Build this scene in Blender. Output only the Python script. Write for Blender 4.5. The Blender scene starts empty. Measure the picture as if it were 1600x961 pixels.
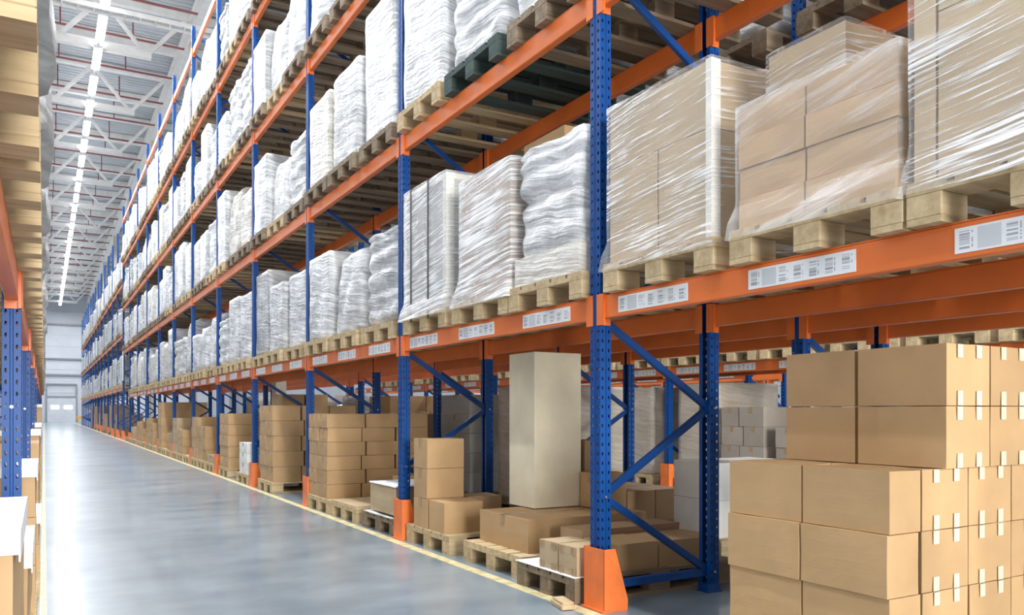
import bpy, math, random
from mathutils import Vector, noise, Matrix
random.seed(7)
R = random.Random(11)
C = bpy.context.scene.collection
H = 1.05                                   # camera height in metres; many sizes below are multiples of it

# ------------------------------------------------------------------ camera
F_PX, VX, VY = 1266.0, 69.0, 643.0
TH = math.atan((800.0 - VX) / F_PX)
SN, CS = math.sin(TH), math.cos(TH)
cam = bpy.data.cameras.new('camera')
cam.sensor_width = 36.0
cam.lens = 36.0 * F_PX / 1600.0
cam.shift_y = (VY - 480.5) / 1600.0
cam.clip_start, cam.clip_end = 0.05, 400
camo = bpy.data.objects.new('camera', cam)
C.objects.link(camo)
camo.location = (0, 0, H)
camo.rotation_euler = (math.pi / 2, 0, -TH)
bpy.context.scene.camera = camo

def project(x, y, z):
    Z = x * SN + y * CS
    if Z < 0.15:
        return None
    X = x * CS - y * SN
    return 800 + F_PX * X / Z, VY - F_PX * (z - H) / Z

def in_view(x0, x1, y0, y1, z0, z1, m=6):
    P = [project(x, y, z) for x in (x0, x1) for y in (y0, y1) for z in (z0, z1)]
    if any(p is None for p in P):
        return any(p is not None for p in P)
    xs, ys = [p[0] for p in P], [p[1] for p in P]
    return max(xs) > -m and min(xs) < 1600 + m and max(ys) > -m and min(ys) < 961 + m

# ------------------------------------------------------------------ materials
def new_mat(name):
    m = bpy.data.materials.new(name)
    m.use_nodes = True
    nt = m.node_tree
    return m, nt, nt.nodes['Principled BSDF'], nt.nodes['Material Output']

def N(nt, typ, **kw):
    n = nt.nodes.new(typ)
    for k, v in kw.items():
        if k.startswith('i_'):
            n.inputs[k[2:].replace('_', ' ')].default_value = v
        else:
            setattr(n, k, v)
    return n

def math_n(nt, op, a, b=None, c=None, clamp=False):
    n = nt.nodes.new('ShaderNodeMath')
    n.operation = op
    n.use_clamp = clamp
    for i, v in enumerate((a, b, c)):
        if v is None:
            continue
        if isinstance(v, (int, float)):
            n.inputs[i].default_value = v
        else:
            nt.links.new(v, n.inputs[i])
    return n.outputs[0]

def ramp(nt, src, stops):
    n = nt.nodes.new('ShaderNodeValToRGB')
    e = n.color_ramp.elements
    while len(e) < len(stops):
        e.new(0.5)
    for el, (p, c) in zip(e, stops):
        el.position = p
        el.color = (c, c, c, 1) if isinstance(c, (int, float)) else (*c, 1)
    nt.links.new(src, n.inputs[0])
    return n.outputs[0]

def mixc(nt, fac, a, b, blend='MIX'):
    n = nt.nodes.new('ShaderNodeMix')
    n.data_type = 'RGBA'
    n.blend_type = blend
    for i, v in ((0, fac), (6, a), (7, b)):
        if isinstance(v, (int, float)):
            n.inputs[i].default_value = v
        elif isinstance(v, tuple):
            n.inputs[i].default_value = (*v, 1)
        else:
            nt.links.new(v, n.inputs[i])
    return n.outputs[2]

def obj_xyz(nt):
    tc = nt.nodes.new('ShaderNodeTexCoord')
    s = nt.nodes.new('ShaderNodeSeparateXYZ')
    nt.links.new(tc.outputs['Object'], s.inputs[0])
    return tc.outputs['Object'], s.outputs[0], s.outputs[1], s.outputs[2]

def rnd(nt):
    return nt.nodes.new('ShaderNodeObjectInfo').outputs['Random']

def comb(nt, x, y, z):
    n = nt.nodes.new('ShaderNodeCombineXYZ')
    for i, v in enumerate((x, y, z)):
        if isinstance(v, (int, float)):
            n.inputs[i].default_value = v
        else:
            nt.links.new(v, n.inputs[i])
    return n.outputs[0]

def noise_n(nt, vec, scale, detail=3.0, rough=0.55):
    n = N(nt, 'ShaderNodeTexNoise')
    n.inputs['Scale'].default_value = scale
    n.inputs['Detail'].default_value = detail
    n.inputs['Roughness'].default_value = rough
    if vec is not None:
        nt.links.new(vec, n.inputs['Vector'])
    return n.outputs[0]

def bump(nt, bs, h, strength, dist):
    b = N(nt, 'ShaderNodeBump')
    b.inputs['Strength'].default_value = strength
    b.inputs['Distance'].default_value = dist
    nt.links.new(h, b.inputs['Height'])
    nt.links.new(b.outputs[0], bs.inputs['Normal'])

def simple(name, col, rough=0.5, metal=0.0, wear=0.06, scale=6.0):
    m, nt, bs, out = new_mat(name)
    bs.inputs['Roughness'].default_value = rough
    bs.inputs['Metallic'].default_value = metal
    v, x, y, z = obj_xyz(nt)
    n = noise_n(nt, v, scale, 4)
    lo = tuple(c * (1 - wear * 2) for c in col)
    hi = tuple(min(1, c * (1 + wear * 2)) for c in col)
    c = ramp(nt, n, [(0.3, lo), (0.7, hi)])
    nt.links.new(c, bs.inputs['Base Color'])
    return m

def carton_mat(name, col, var=0.12):
    m, nt, bs, out = new_mat(name)
    v, x, y, z = obj_xyz(nt)
    r = rnd(nt)
    off = nt.nodes.new('ShaderNodeVectorMath')
    off.operation = 'ADD'
    nt.links.new(v, off.inputs[0])
    nt.links.new(comb(nt, math_n(nt, 'MULTIPLY', r, 37.0), r, math_n(nt, 'MULTIPLY', r, 19.0)), off.inputs[1])
    n1 = noise_n(nt, off.outputs[0], 3.5, 4)
    n2 = noise_n(nt, comb(nt, math_n(nt, 'MULTIPLY', math_n(nt, 'ADD', x, y), 6.0), r, math_n(nt, 'MULTIPLY', z, 140.0)), 1.0, 2)
    base = ramp(nt, n1, [(0.3, tuple(c * 0.9 for c in col)), (0.72, tuple(min(1, c * 1.08) for c in col))])
    g = ramp(nt, r, [(0.0, 1 - var), (1.0, 1.0)])
    c = mixc(nt, 1.0, base, g, 'MULTIPLY')
    nt.links.new(c, bs.inputs['Base Color'])
    bs.inputs['Roughness'].default_value = 0.62
    bump(nt, bs, n2, 0.10, 0.004)
    return m

def streaks(nt, kx=2.2, kz=34.0, tilt=0.12, wobble=0.12):
    """wrinkle lines of stretch film running round a load"""
    v, x, y, z = obj_xyz(nt)
    r = rnd(nt)
    s = math_n(nt, 'SUBTRACT', x, y)
    t = math_n(nt, 'ADD', z, math_n(nt, 'MULTIPLY', s, tilt))
    rr = math_n(nt, 'MULTIPLY', r, 31.0)
    wob = noise_n(nt, v, 2.0, 2)
    t2 = math_n(nt, 'ADD', t, math_n(nt, 'MULTIPLY', wob, wobble))
    vec = comb(nt, math_n(nt, 'ADD', math_n(nt, 'MULTIPLY', s, kx), rr), rr, math_n(nt, 'MULTIPLY', t2, kz))
    n = noise_n(nt, vec, 1.0, 5, 0.6)
    big = noise_n(nt, comb(nt, math_n(nt, 'ADD', math_n(nt, 'MULTIPLY', s, 1.8), rr), rr, math_n(nt, 'MULTIPLY', t, 3.6)), 1.0, 3)
    return n, big, v

def wrap_mat(name, lo, hi, rough=0.28, bst=0.8):
    m, nt, bs, out = new_mat(name)
    n, big, v = streaks(nt)
    n3 = noise_n(nt, v, 9.0, 4)
    mixn = math_n(nt, 'ADD', math_n(nt, 'MULTIPLY', n, 0.5), math_n(nt, 'ADD', math_n(nt, 'MULTIPLY', big, 0.35), math_n(nt, 'MULTIPLY', n3, 0.15)))
    c = ramp(nt, mixn, [(0.42, lo), (0.60, hi)])
    g = ramp(nt, rnd(nt), [(0.0, 0.90), (1.0, 1.0)])
    nt.links.new(mixc(nt, 1.0, c, g, 'MULTIPLY'), bs.inputs['Base Color'])
    bs.inputs['Roughness'].default_value = rough
    hgt = math_n(nt, 'ADD', math_n(nt, 'MULTIPLY', n, 0.5), math_n(nt, 'ADD', math_n(nt, 'MULTIPLY', n3, 0.45), math_n(nt, 'MULTIPLY', big, 0.6)))
    bump(nt, bs, hgt, bst, 0.035)
    return m

def film_mat(name, lo=0.13, hi=0.85, p0=0.53, p1=0.66, kx=2.6, kz=95.0, tilt=-0.10):
    m, nt, bs, out = new_mat(name)
    n, big, v = streaks(nt, kx, kz, tilt, 0.035)
    s = math_n(nt, 'ADD', n, math_n(nt, 'MULTIPLY', math_n(nt, 'SUBTRACT', big, 0.5), 0.5))
    fac = ramp(nt, s, [(p0, lo), (p1, hi)])
    tr = N(nt, 'ShaderNodeBsdfTransparent')
    bs.inputs['Base Color'].default_value = (0.90, 0.91, 0.92, 1)
    bs.inputs['Roughness'].default_value = 0.16
    bump(nt, bs, math_n(nt, 'ADD', n, math_n(nt, 'MULTIPLY', big, 0.8)), 0.6, 0.02)
    mx = N(nt, 'ShaderNodeMixShader')
    nt.links.new(fac, mx.inputs[0])
    nt.links.new(tr.outputs[0], mx.inputs[1])
    nt.links.new(bs.outputs[0], mx.inputs[2])
    nt.links.new(mx.outputs[0], out.inputs[0])
    return m

def wood_mat(name, lo, hi):
    m, nt, bs, out = new_mat(name)
    v, x, y, z = obj_xyz(nt)
    r = rnd(nt)
    vec = comb(nt, math_n(nt, 'ADD', math_n(nt, 'MULTIPLY', x, 2.0), math_n(nt, 'MULTIPLY', r, 50.0)), math_n(nt, 'MULTIPLY', y, 22.0), math_n(nt, 'MULTIPLY', z, 22.0))
    n = noise_n(nt, vec, 1.0, 5, 0.6)
    c = ramp(nt, n, [(0.3, lo), (0.68, hi)])
    g = ramp(nt, r, [(0.0, 0.82), (1.0, 1.0)])
    nt.links.new(mixc(nt, 1.0, c, g, 'MULTIPLY'), bs.inputs['Base Color'])
    bs.inputs['Roughness'].default_value = 0.75
    bump(nt, bs, n, 0.25, 0.004)
    return m

def post_mat(name, col):
    """painted upright with punched keyholes: the holes are cut out of the sheet"""
    m, nt, bs, out = new_mat(name)
    v, x, y, z = obj_xyz(nt)
    ax, ay = math_n(nt, 'ABSOLUTE', x), math_n(nt, 'ABSOLUTE', y)
    fz = math_n(nt, 'SUBTRACT', math_n(nt, 'FRACT', math_n(nt, 'DIVIDE', z, 0.05)), 0.5)
    ez = math_n(nt, 'POWER', math_n(nt, 'DIVIDE', fz, 0.20), 2.0)
    def hole(c, at, w):
        e = math_n(nt, 'POWER', math_n(nt, 'DIVIDE', math_n(nt, 'SUBTRACT', c, at), w), 2.0)
        return math_n(nt, 'LESS_THAN', math_n(nt, 'ADD', e, ez), 1.0)
    front = math_n(nt, 'MULTIPLY', hole(ay, 0.027, 0.0065), math_n(nt, 'LESS_THAN', ax, 0.0045))
    side = math_n(nt, 'MULTIPLY', math_n(nt, 'MAXIMUM', hole(ax, 0.015, 0.0045), hole(ax, 0.056, 0.0045)), math_n(nt, 'GREATER_THAN', ay, 0.0405))
    k = math_n(nt, 'MAXIMUM', front, side)
    n = noise_n(nt, v, 5.0, 4)
    c = ramp(nt, n, [(0.3, tuple(q * 0.88 for q in col)), (0.7, tuple(q * 1.1 for q in col))])
    scuff = ramp(nt, noise_n(nt, v, 38.0, 3), [(0.70, 0.0), (0.74, 0.55)])
    nt.links.new(mixc(nt, scuff, c, (0.10, 0.20, 0.45)), bs.inputs['Base Color'])
    bs.inputs['Roughness'].default_value = 0.42
    bs.inputs['Specular IOR Level'].default_value = 0.3
    tr = N(nt, 'ShaderNodeBsdfTransparent')
    mx = N(nt, 'ShaderNodeMixShader')
    nt.links.new(k, mx.inputs[0])
    nt.links.new(bs.outputs[0], mx.inputs[1])
    nt.links.new(tr.outputs[0], mx.inputs[2])
    nt.links.new(mx.outputs[0], out.inputs[0])
    return m

def label_mat():
    """shelf label: a strip of ladder bar codes with a grey field, in the label's own coordinates"""
    m, nt, bs, out = new_mat('barcode_paper')
    v, x, y, z = obj_xyz(nt)
    u = math_n(nt, 'ADD', math_n(nt, 'DIVIDE', y, -0.52), 0.5)         # 0..1 along the label, from the far end
    w = math_n(nt, 'ADD', math_n(nt, 'DIVIDE', z, 0.082), 0.5)
    k = math_n(nt, 'MULTIPLY', u, 7.0)
    cell = math_n(nt, 'FLOOR', k)
    fx = math_n(nt, 'FRACT', k)
    def between(a, lo, hi):
        return math_n(nt, 'MULTIPLY', math_n(nt, 'GREATER_THAN', a, lo), math_n(nt, 'LESS_THAN', a, hi))
    inside = math_n(nt, 'MULTIPLY', between(fx, 0.20, 0.66), between(w, 0.14, 0.86))
    wn = N(nt, 'ShaderNodeTexWhiteNoise', noise_dimensions='3D')
    r = rnd(nt)
    nt.links.new(comb(nt, math_n(nt, 'FLOOR', math_n(nt, 'MULTIPLY', w, 34.0)), cell, r), wn.inputs['Vector'])
    bars = math_n(nt, 'MULTIPLY', inside, math_n(nt, 'GREATER_THAN', wn.outputs[0], 0.5))
    wn2 = N(nt, 'ShaderNodeTexWhiteNoise', noise_dimensions='3D')
    nt.links.new(comb(nt, math_n(nt, 'FLOOR', math_n(nt, 'MULTIPLY', w, 16.0)), cell, math_n(nt, 'ADD', r, 3.0)), wn2.inputs['Vector'])
    digits = math_n(nt, 'MULTIPLY', math_n(nt, 'MULTIPLY', between(fx, 0.74, 0.80), between(w, 0.16, 0.84)), math_n(nt, 'GREATER_THAN', wn2.outputs[0], 0.45))
    grey = math_n(nt, 'MULTIPLY', between(cell, 0.5, 1.5), between(w, 0.08, 0.92))
    c = mixc(nt, grey, (0.86, 0.87, 0.88), (0.62, 0.64, 0.66))
    ink = math_n(nt, 'MULTIPLY', math_n(nt, 'MAXIMUM', bars, digits), math_n(nt, 'SUBTRACT', 1.0, grey))
    c = mixc(nt, math_n(nt, 'MULTIPLY', ink, 0.72), c, (0.22, 0.23, 0.26))
    nt.links.new(c, bs.inputs['Base Color'])
    bs.inputs['Roughness'].default_value = 0.4
    return m

def floor_mat():
    m, nt, bs, out = new_mat('polished_concrete')
    v, x, y, z = obj_xyz(nt)
    a = noise_n(nt, v, 0.7, 4, 0.5)
    b = noise_n(nt, comb(nt, math_n(nt, 'MULTIPLY', x, 1.6), math_n(nt, 'MULTIPLY', y, 2.2), 0.0), 1.0, 5, 0.55)
    s = math_n(nt, 'ADD', math_n(nt, 'MULTIPLY', a, 0.5), math_n(nt, 'MULTIPLY', b, 0.5))
    c = ramp(nt, s, [(0.32, (0.125, 0.170, 0.206)), (0.66, (0.31, 0.37, 0.412))])
    nt.links.new(c, bs.inputs['Base Color'])
    rr = ramp(nt, b, [(0.2, 0.30), (0.8, 0.38)])
    nt.links.new(rr, bs.inputs['Roughness'])
    bs.inputs['IOR'].default_value = 1.45
    bs.inputs['Coat Weight'].default_value = 0.4
    bs.inputs['Coat Roughness'].default_value = 0.10
    return m

def emit_mat(name, col, strength):
    m, nt, bs, out = new_mat(name)
    bs.inputs['Base Color'].default_value = (0.9, 0.9, 0.9, 1)
    bs.inputs['Emission Color'].default_value = (*col, 1)
    bs.inputs['Emission Strength'].default_value = strength
    return m

M = {}
M['blue'] = post_mat('blue_paint_punched', (0.002, 0.060, 0.255))
M['bluep'] = simple('blue_paint', (0.002, 0.054, 0.235), 0.35, 0, 0.08, 5)
M['orange'] = simple('orange_paint', (0.80, 0.175, 0.030), 0.38, 0, 0.05, 3)
M['guard'] = simple('orange_guard_paint', (0.86, 0.20, 0.045), 0.45, 0, 0.06, 9)
M['steel'] = simple('zinc_steel', (0.55, 0.55, 0.54), 0.35, 0.8, 0.1, 30)
M['dark'] = simple('dark_hole', (0.02, 0.02, 0.02), 0.8)
M['kraft'] = carton_mat('kraft_board', (0.56, 0.355, 0.170))
M['kraft_d'] = carton_mat('brown_board', (0.40, 0.255, 0.135))
M['kraft_p'] = carton_mat('pale_board', (0.56, 0.415, 0.245))
M['cream'] = carton_mat('cream_board', (0.85, 0.77, 0.57), 0.04)
M['greyb'] = carton_mat('grey_board', (0.45, 0.44, 0.41), 0.1)
M['whiteb'] = carton_mat('white_board', (0.86, 0.85, 0.80), 0.04)
M['taupe'] = carton_mat('taupe_board', (0.40, 0.345, 0.285))
M['tape'] = simple('packing_tape_pale', (0.72, 0.62, 0.47), 0.25, 0, 0.05, 20)
M['tape_b'] = simple('packing_tape_brown', (0.40, 0.27, 0.15), 0.25, 0, 0.05, 20)
M['sheet'] = simple('white_sheet', (0.84, 0.84, 0.84), 0.5, 0, 0.05, 8)
M['w1'] = wrap_mat('white_film_wrap', (0.40, 0.405, 0.41), (0.92, 0.925, 0.93))
M['w2'] = wrap_mat('grey_film_wrap', (0.30, 0.30, 0.30), (0.68, 0.68, 0.68))
M['w3'] = wrap_mat('ivory_film_wrap', (0.46, 0.42, 0.36), (0.86, 0.82, 0.75))
M['w4'] = wrap_mat('brown_film_wrap', (0.47, 0.40, 0.32), (0.60, 0.53, 0.45), 0.25, 0.35)
M['film'] = film_mat('stretch_film')
M['film_h'] = film_mat('stretch_film_heavy', 0.28, 0.90, 0.47, 0.66, 2.6, 70.0)
M['film_s'] = film_mat('stretch_film_soft', 0.16, 0.60, 0.50, 0.74, 0.9, 14.0, -0.22)
M['wood'] = wood_mat('pale_pallet_wood', (0.46, 0.32, 0.16), (0.70, 0.55, 0.33))
M['wood_g'] = wood_mat('weathered_shaded_pallet_wood', (0.16, 0.115, 0.07), (0.34, 0.255, 0.165))  # darkened beyond weathering, painting in the shade under upper shelves
M['wood_green'] = wood_mat('green_pallet_paint', (0.025, 0.05, 0.042), (0.06, 0.09, 0.08))
M['strap'] = simple('black_strap', (0.02, 0.02, 0.022), 0.4)
M['board'] = simple('white_corner_board', (0.80, 0.77, 0.70), 0.55)
M['label'] = label_mat()
M['floor'] = floor_mat()
M['yellow'] = simple('yellow_line_paint', (0.70, 0.60, 0.33), 0.4, 0, 0.16, 12)
M['deck'] = simple('roof_deck_steel', (0.58, 0.60, 0.62), 0.45, 0.0, 0.04, 2)
M['truss'] = simple('cream_truss_paint', (0.84, 0.82, 0.79), 0.5, 0, 0.03, 4)
M['red'] = simple('red_pipe_paint', (0.26, 0.07, 0.07), 0.4)
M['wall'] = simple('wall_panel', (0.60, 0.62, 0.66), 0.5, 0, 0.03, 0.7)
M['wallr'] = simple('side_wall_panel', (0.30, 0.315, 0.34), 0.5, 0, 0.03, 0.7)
M['column'] = simple('tan_column_paint', (0.62, 0.56, 0.47), 0.5, 0, 0.03, 3)
M['door'] = simple('door_panel', (0.60, 0.62, 0.66), 0.4, 0, 0.03, 2)
M['dframe'] = simple('grey_door_frame', (0.25, 0.27, 0.30), 0.4)
M['tube'] = emit_mat('lamp_tube', (0.95, 0.98, 1.0), 22.0)
M['pane'] = emit_mat('daylit_pane', (0.95, 0.98, 1.0), 3.0)
M['housing'] = simple('lamp_housing', (0.75, 0.76, 0.78), 0.4)
M['barrier'] = simple('barrier_paint', (0.80, 0.42, 0.06), 0.4)

# ------------------------------------------------------------------ mesh builder
class MB:
    def __init__(s):
        s.v, s.f = [], []
    def box(s, x0, x1, y0, y1, z0, z1):
        b = len(s.v)
        s.v += [(x0, y0, z0), (x1, y0, z0), (x1, y1, z0), (x0, y1, z0), (x0, y0, z1), (x1, y0, z1), (x1, y1, z1), (x0, y1, z1)]
        s.f += [tuple(b + i for i in q) for q in ((3, 2, 1, 0), (4, 5, 6, 7), (0, 1, 5, 4), (1, 2, 6, 5), (2, 3, 7, 6), (3, 0, 4, 7))]
        return s
    def bar(s, p, q, w, h, up=(0, 0, 1)):
        """rectangular bar from p to q, w across, h along 'up'"""
        p, q = Vector(p), Vector(q)
        d = (q - p).normalized()
        a = d.cross(Vector(up))
        if a.length < 1e-4:
            a = d.cross(Vector((1, 0, 0)))
        a.normalize()
        c = a.cross(d).normalized()
        a, c = a * w / 2, c * h / 2
        b = len(s.v)
        s.v += [tuple(e + i * a + j * c) for e in (p, q) for i, j in ((-1, -1), (1, -1), (1, 1), (-1, 1))]
        s.f += [tuple(b + i for i in t) for t in ((0, 1, 2, 3), (7, 6, 5, 4), (1, 0, 4, 5), (2, 1, 5, 6), (3, 2, 6, 7), (0, 3, 7, 4))]
        return s
    def prism(s, pts, z0, z1):
        n, b = len(pts), len(s.v)
        s.v += [(x, y, z0) for x, y in pts] + [(x, y, z1) for x, y in pts]
        s.f += [tuple(b + i for i in range(n))[::-1], tuple(b + n + i for i in range(n))]
        s.f += [(b + i, b + (i + 1) % n, b + n + (i + 1) % n, b + n + i) for i in range(n)]
        return s
    def tube(s, p, q, r, n=8):
        p, q = Vector(p), Vector(q)
        d = (q - p).normalized()
        a = d.cross(Vector((0, 0, 1)))
        if a.length < 1e-4:
            a = Vector((1, 0, 0))
        a.normalize()
        c = d.cross(a)
        b = len(s.v)
        for e in (p, q):
            s.v += [tuple(e + r * (math.cos(t * 6.28318 / n) * a + math.sin(t * 6.28318 / n) * c)) for t in range(n)]
        s.f += [(b + i, b + (i + 1) % n, b + n + (i + 1) % n, b + n + i) for i in range(n)]
        s.f += [tuple(b + i for i in range(n))[::-1], tuple(b + n + i for i in range(n))]
        return s
    def mesh(s, name, mat, smooth=False, bevel=0.0):
        me = bpy.data.meshes.new(name)
        me.from_pydata(s.v, [], s.f)
        import bmesh
        bm = bmesh.new()
        bm.from_mesh(me)
        bmesh.ops.recalc_face_normals(bm, faces=bm.faces)
        if bevel:
            bmesh.ops.bevel(bm, geom=list(bm.edges), offset=bevel, segments=1, affect='EDGES')
        bm.to_mesh(me)
        bm.free()
        if smooth:
            me.polygons.foreach_set('use_smooth', [True] * len(me.polygons))
        me.materials.append(mat)
        return me

def link(name, me, loc=(0, 0, 0), parent=None, rz=0.0):
    o = bpy.data.objects.new(name, me)
    C.objects.link(o)
    o.location = loc
    o.rotation_euler = (0, 0, rz)
    if parent is not None:
        o.parent = parent
    return o

USED = {}
def tag(o, label, cat, group=None):
    k = label.lower()
    if k in USED:
        print('DUPLICATE LABEL', label)
    USED[k] = 1
    if not 4 <= len(label.replace(',', '').split()) <= 16:
        print('LABEL LENGTH', len(label.split()), label)
    o['label'], o['category'], o['kind'] = label, cat, 'thing'
    if group:
        o['group'] = group
    return o

def struct(name, mb, mat, parent=None, **kw):
    o = link(name, mb.mesh(name, mat, **kw), parent=parent)
    if parent is None:
        o['kind'] = 'structure'
    return o

def copy_tree(root, loc, rz=0.0):
    r = root.copy()
    C.objects.link(r)
    r.location = loc
    r.rotation_euler = (0, 0, rz)
    for ch in list(root.children):
        c = ch.copy()
        C.objects.link(c)
        c.parent = r
        for g in list(ch.children):
            d = g.copy()
            C.objects.link(d)
            d.parent = c
    return r

ORD = ['zeroth', 'first', 'second', 'third', 'fourth', 'fifth', 'sixth', 'seventh', 'eighth', 'ninth', 'tenth', 'eleventh', 'twelfth',
       'thirteenth', 'fourteenth', 'fifteenth', 'sixteenth', 'seventeenth', 'eighteenth', 'nineteenth', 'twentieth', 'twenty-first', 'twenty-second',
       'twenty-third', 'twenty-fourth', 'twenty-fifth', 'twenty-sixth', 'twenty-seventh', 'twenty-eighth', 'twenty-ninth', 'thirtieth',
       'thirty-first', 'thirty-second', 'thirty-third', 'thirty-fourth', 'thirty-fifth', 'thirty-sixth', 'thirty-seventh', 'thirty-eighth',
       'thirty-ninth', 'fortieth', 'forty-first', 'forty-second', 'forty-third', 'forty-fourth', 'forty-fifth']

# ------------------------------------------------------------------ layout numbers
U0 = 2.43 * H                     # aisle face of the big rack's front posts
V0 = 3.318 * H                    # near edge of the big blue post
BAY = 2.61 * H
PW, PD = 0.09, 0.07               # post: width along the aisle, depth
REAR = 3.175 * H - U0             # front of front post to front of rear post
L1, STEP, BT = 1.66, 1.655, 0.118 # top of first beam, level spacing, beam height
TOPZ = 8.75
def level(k): return L1 + STEP * (k - 1)
FAR_LEVELS = (1.95, 3.95, 5.90)
N_END, N_FAR = 11, 25
UB = 3.92 * H                     # back-to-back rack
UC = 7.1 * H                      # rack across the next aisle
UD = UC + 0.80 + 0.72
UE = UD + 0.8 + 2.6
UL = -0.081 * H                   # aisle face of the rack on the left
VL = 3.85 * H
WALLY, WALLX, WALLL = 92.0, 17.5, -7.0
CEIL = 12.9

# ------------------------------------------------------------------ setting
fl = struct('floor', MB().box(WALLL, WALLX, -18, WALLY, -0.2, 0.0), M['floor'])
deck = MB()
y = -6.0
zs = [(0, 0), (0.09, 0), (0.12, 0.09), (0.22, 0.09), (0.25, 0)]
prof = []
while y < WALLY:
    prof += [(y + a, CEIL + b) for a, b in zs[:-1]]
    y += 0.25
b0 = len(deck.v)
for (yy, zz) in prof:
    deck.v += [(WALLL, yy, zz), (WALLX, yy, zz)]
for i in range(len(prof) - 1):
    deck.f.append((2 * i, 2 * i + 1, 2 * i + 3, 2 * i + 2))
struct('ceiling', deck, M['deck'])
wf = MB().box(WALLL, WALLX, WALLY, WALLY + 0.2, 0, CEIL)
z = 0.6
while z < CEIL - 0.3:
    wf.box(WALLL, WALLX, WALLY - 0.03, WALLY, z, z + 0.06)
    z += 1.15
struct('wall_far', wf, M['wall'])
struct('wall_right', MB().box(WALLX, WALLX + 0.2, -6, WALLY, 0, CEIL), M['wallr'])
struct('wall_left', MB().box(WALLL - 0.2, WALLL, -6, WALLY, 0, CEIL), M['wall'])
# dock door in the far wall
DX0, DX1 = 0.25, 2.75
door = link('door_1', MB().box(DX0, DX1, WALLY - 0.14, WALLY - 0.06, 0.0, 2.45).mesh('door_1', M['door']))
door['kind'] = 'structure'
for i in range(2):
    xc = DX0 + (DX1 - DX0) * (0.27 + 0.46 * i)
    link('door_pane', MB().box(xc - 0.36, xc + 0.36, WALLY - 0.17, WALLY - 0.14, 1.28, 1.66).mesh('door_pane', M['pane'], bevel=0.012), parent=door)
fr = MB().box(DX0 - 0.12, DX0, WALLY - 0.22, WALLY - 0.03, 0, 3.7).box(DX1, DX1 + 0.12, WALLY - 0.22, WALLY - 0.03, 0, 3.7)
fr.box(DX0, DX1, WALLY - 0.22, WALLY - 0.14, 2.45, 2.58).box(DX0 - 0.12, DX1 + 0.12, WALLY - 0.22, WALLY - 0.03, 3.7, 3.82)
link('door_frame', fr.mesh('door_frame', M['dframe']), parent=door)
for i, (z0, h) in enumerate(((4.6, 0.16), (6.2, 0.12), (9.6, 0.14))):
    struct('trim_%d' % (i + 1), MB().box(WALLL + 0.05, WALLX - 0.05, WALLY - 0.25, WALLY - 0.04, z0, z0 + h), M['dframe'])
bar = link('crash_barrier', None, (3.15, WALLY - 1.0, 0))
tag(bar, 'small orange crash barrier on the floor beside the far dock door', 'barrier')
link('post', MB().box(-0.28, -0.18, -0.05, 0.05, 0, 0.62).mesh('post', M['barrier'], bevel=0.008), parent=bar)
link('post', MB().box(0.18, 0.28, -0.05, 0.05, 0, 0.62).mesh('post', M['barrier'], bevel=0.008), parent=bar)
link('rail', MB().box(-0.36, 0.36, -0.09, -0.05, 0.36, 0.58).mesh('rail', M['barrier'], bevel=0.008), parent=bar)
# floor lines
struct('floor_marking_right', MB().box(2.305 * H, 2.375 * H, 1.0, WALLY - 3, 0.0, 0.0025), M['yellow'])
struct('floor_marking_left', MB().box(-0.02 * H, 0.012 * H, 1.0, WALLY - 3, 0.0, 0.0025), M['yellow'])

# roof steel -------------------------------------------------------
TB, TT = 11.35, 12.72
GX = 3.72
def truss_nodes():
    return [GX - 2.3 * i for i in range(0, 5)]
yt = 5.2
n_t = 0
TR_STEP = 5.1
trs = None
while yt < WALLY - 1:
    n_t += 1
    lab = '%s white lattice roof truss counted from the camera' % ORD[n_t]
    if trs is None:
        r = link('roof_truss', None, (0, yt, 0))
        bot = [GX - 1.15 - 2.3 * i for i in range(5)]
        top = [GX - 2.3 * i for i in range(5)]
        link('bottom_chord', MB().bar((bot[-1], 0, TB), (bot[0] + 0.12, 0, TB), 0.20, 0.20).mesh('bottom_chord', M['truss']), parent=r)
        link('top_chord', MB().bar((WALLL + 0.05, 0, TT), (WALLX - 0.05, 0, TT), 0.18, 0.18).mesh('top_chord', M['truss']), parent=r)
        for i in range(5):
            link('web_member', MB().bar((bot[i], 0, TB), (top[i], 0, TT), 0.11, 0.11).mesh('web_member', M['truss']), parent=r)
            if i < 4:
                link('web_member', MB().bar((bot[i], 0, TB), (top[i + 1], 0, TT), 0.09, 0.09).mesh('web_member', M['truss']), parent=r)
        trs = r
    else:
        r = copy_tree(trs, (0, yt, 0))
    tag(r, lab, 'roof truss', 'lattice roof trusses')
    yt += TR_STEP
n_t = 0
yt = 5.2 - TR_STEP / 2
pur = None
while yt < WALLY - 1:
    n_t += 1
    if pur is None:
        o = link('roof_beam', MB().box(WALLL + 0.05, WALLX - 0.05, -0.11, 0.11, -0.34, 0).mesh('roof_beam', M['truss']), (0, yt, CEIL - 0.02))
        pur = o
    else:
        o = pur.copy()
        C.objects.link(o)
        o.location = (0, yt, CEIL - 0.02)
    tag(o, '%s plain white roof beam between the trusses from the camera' % ORD[n_t], 'roof beam', 'roof beams')
    yt += TR_STEP
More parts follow.
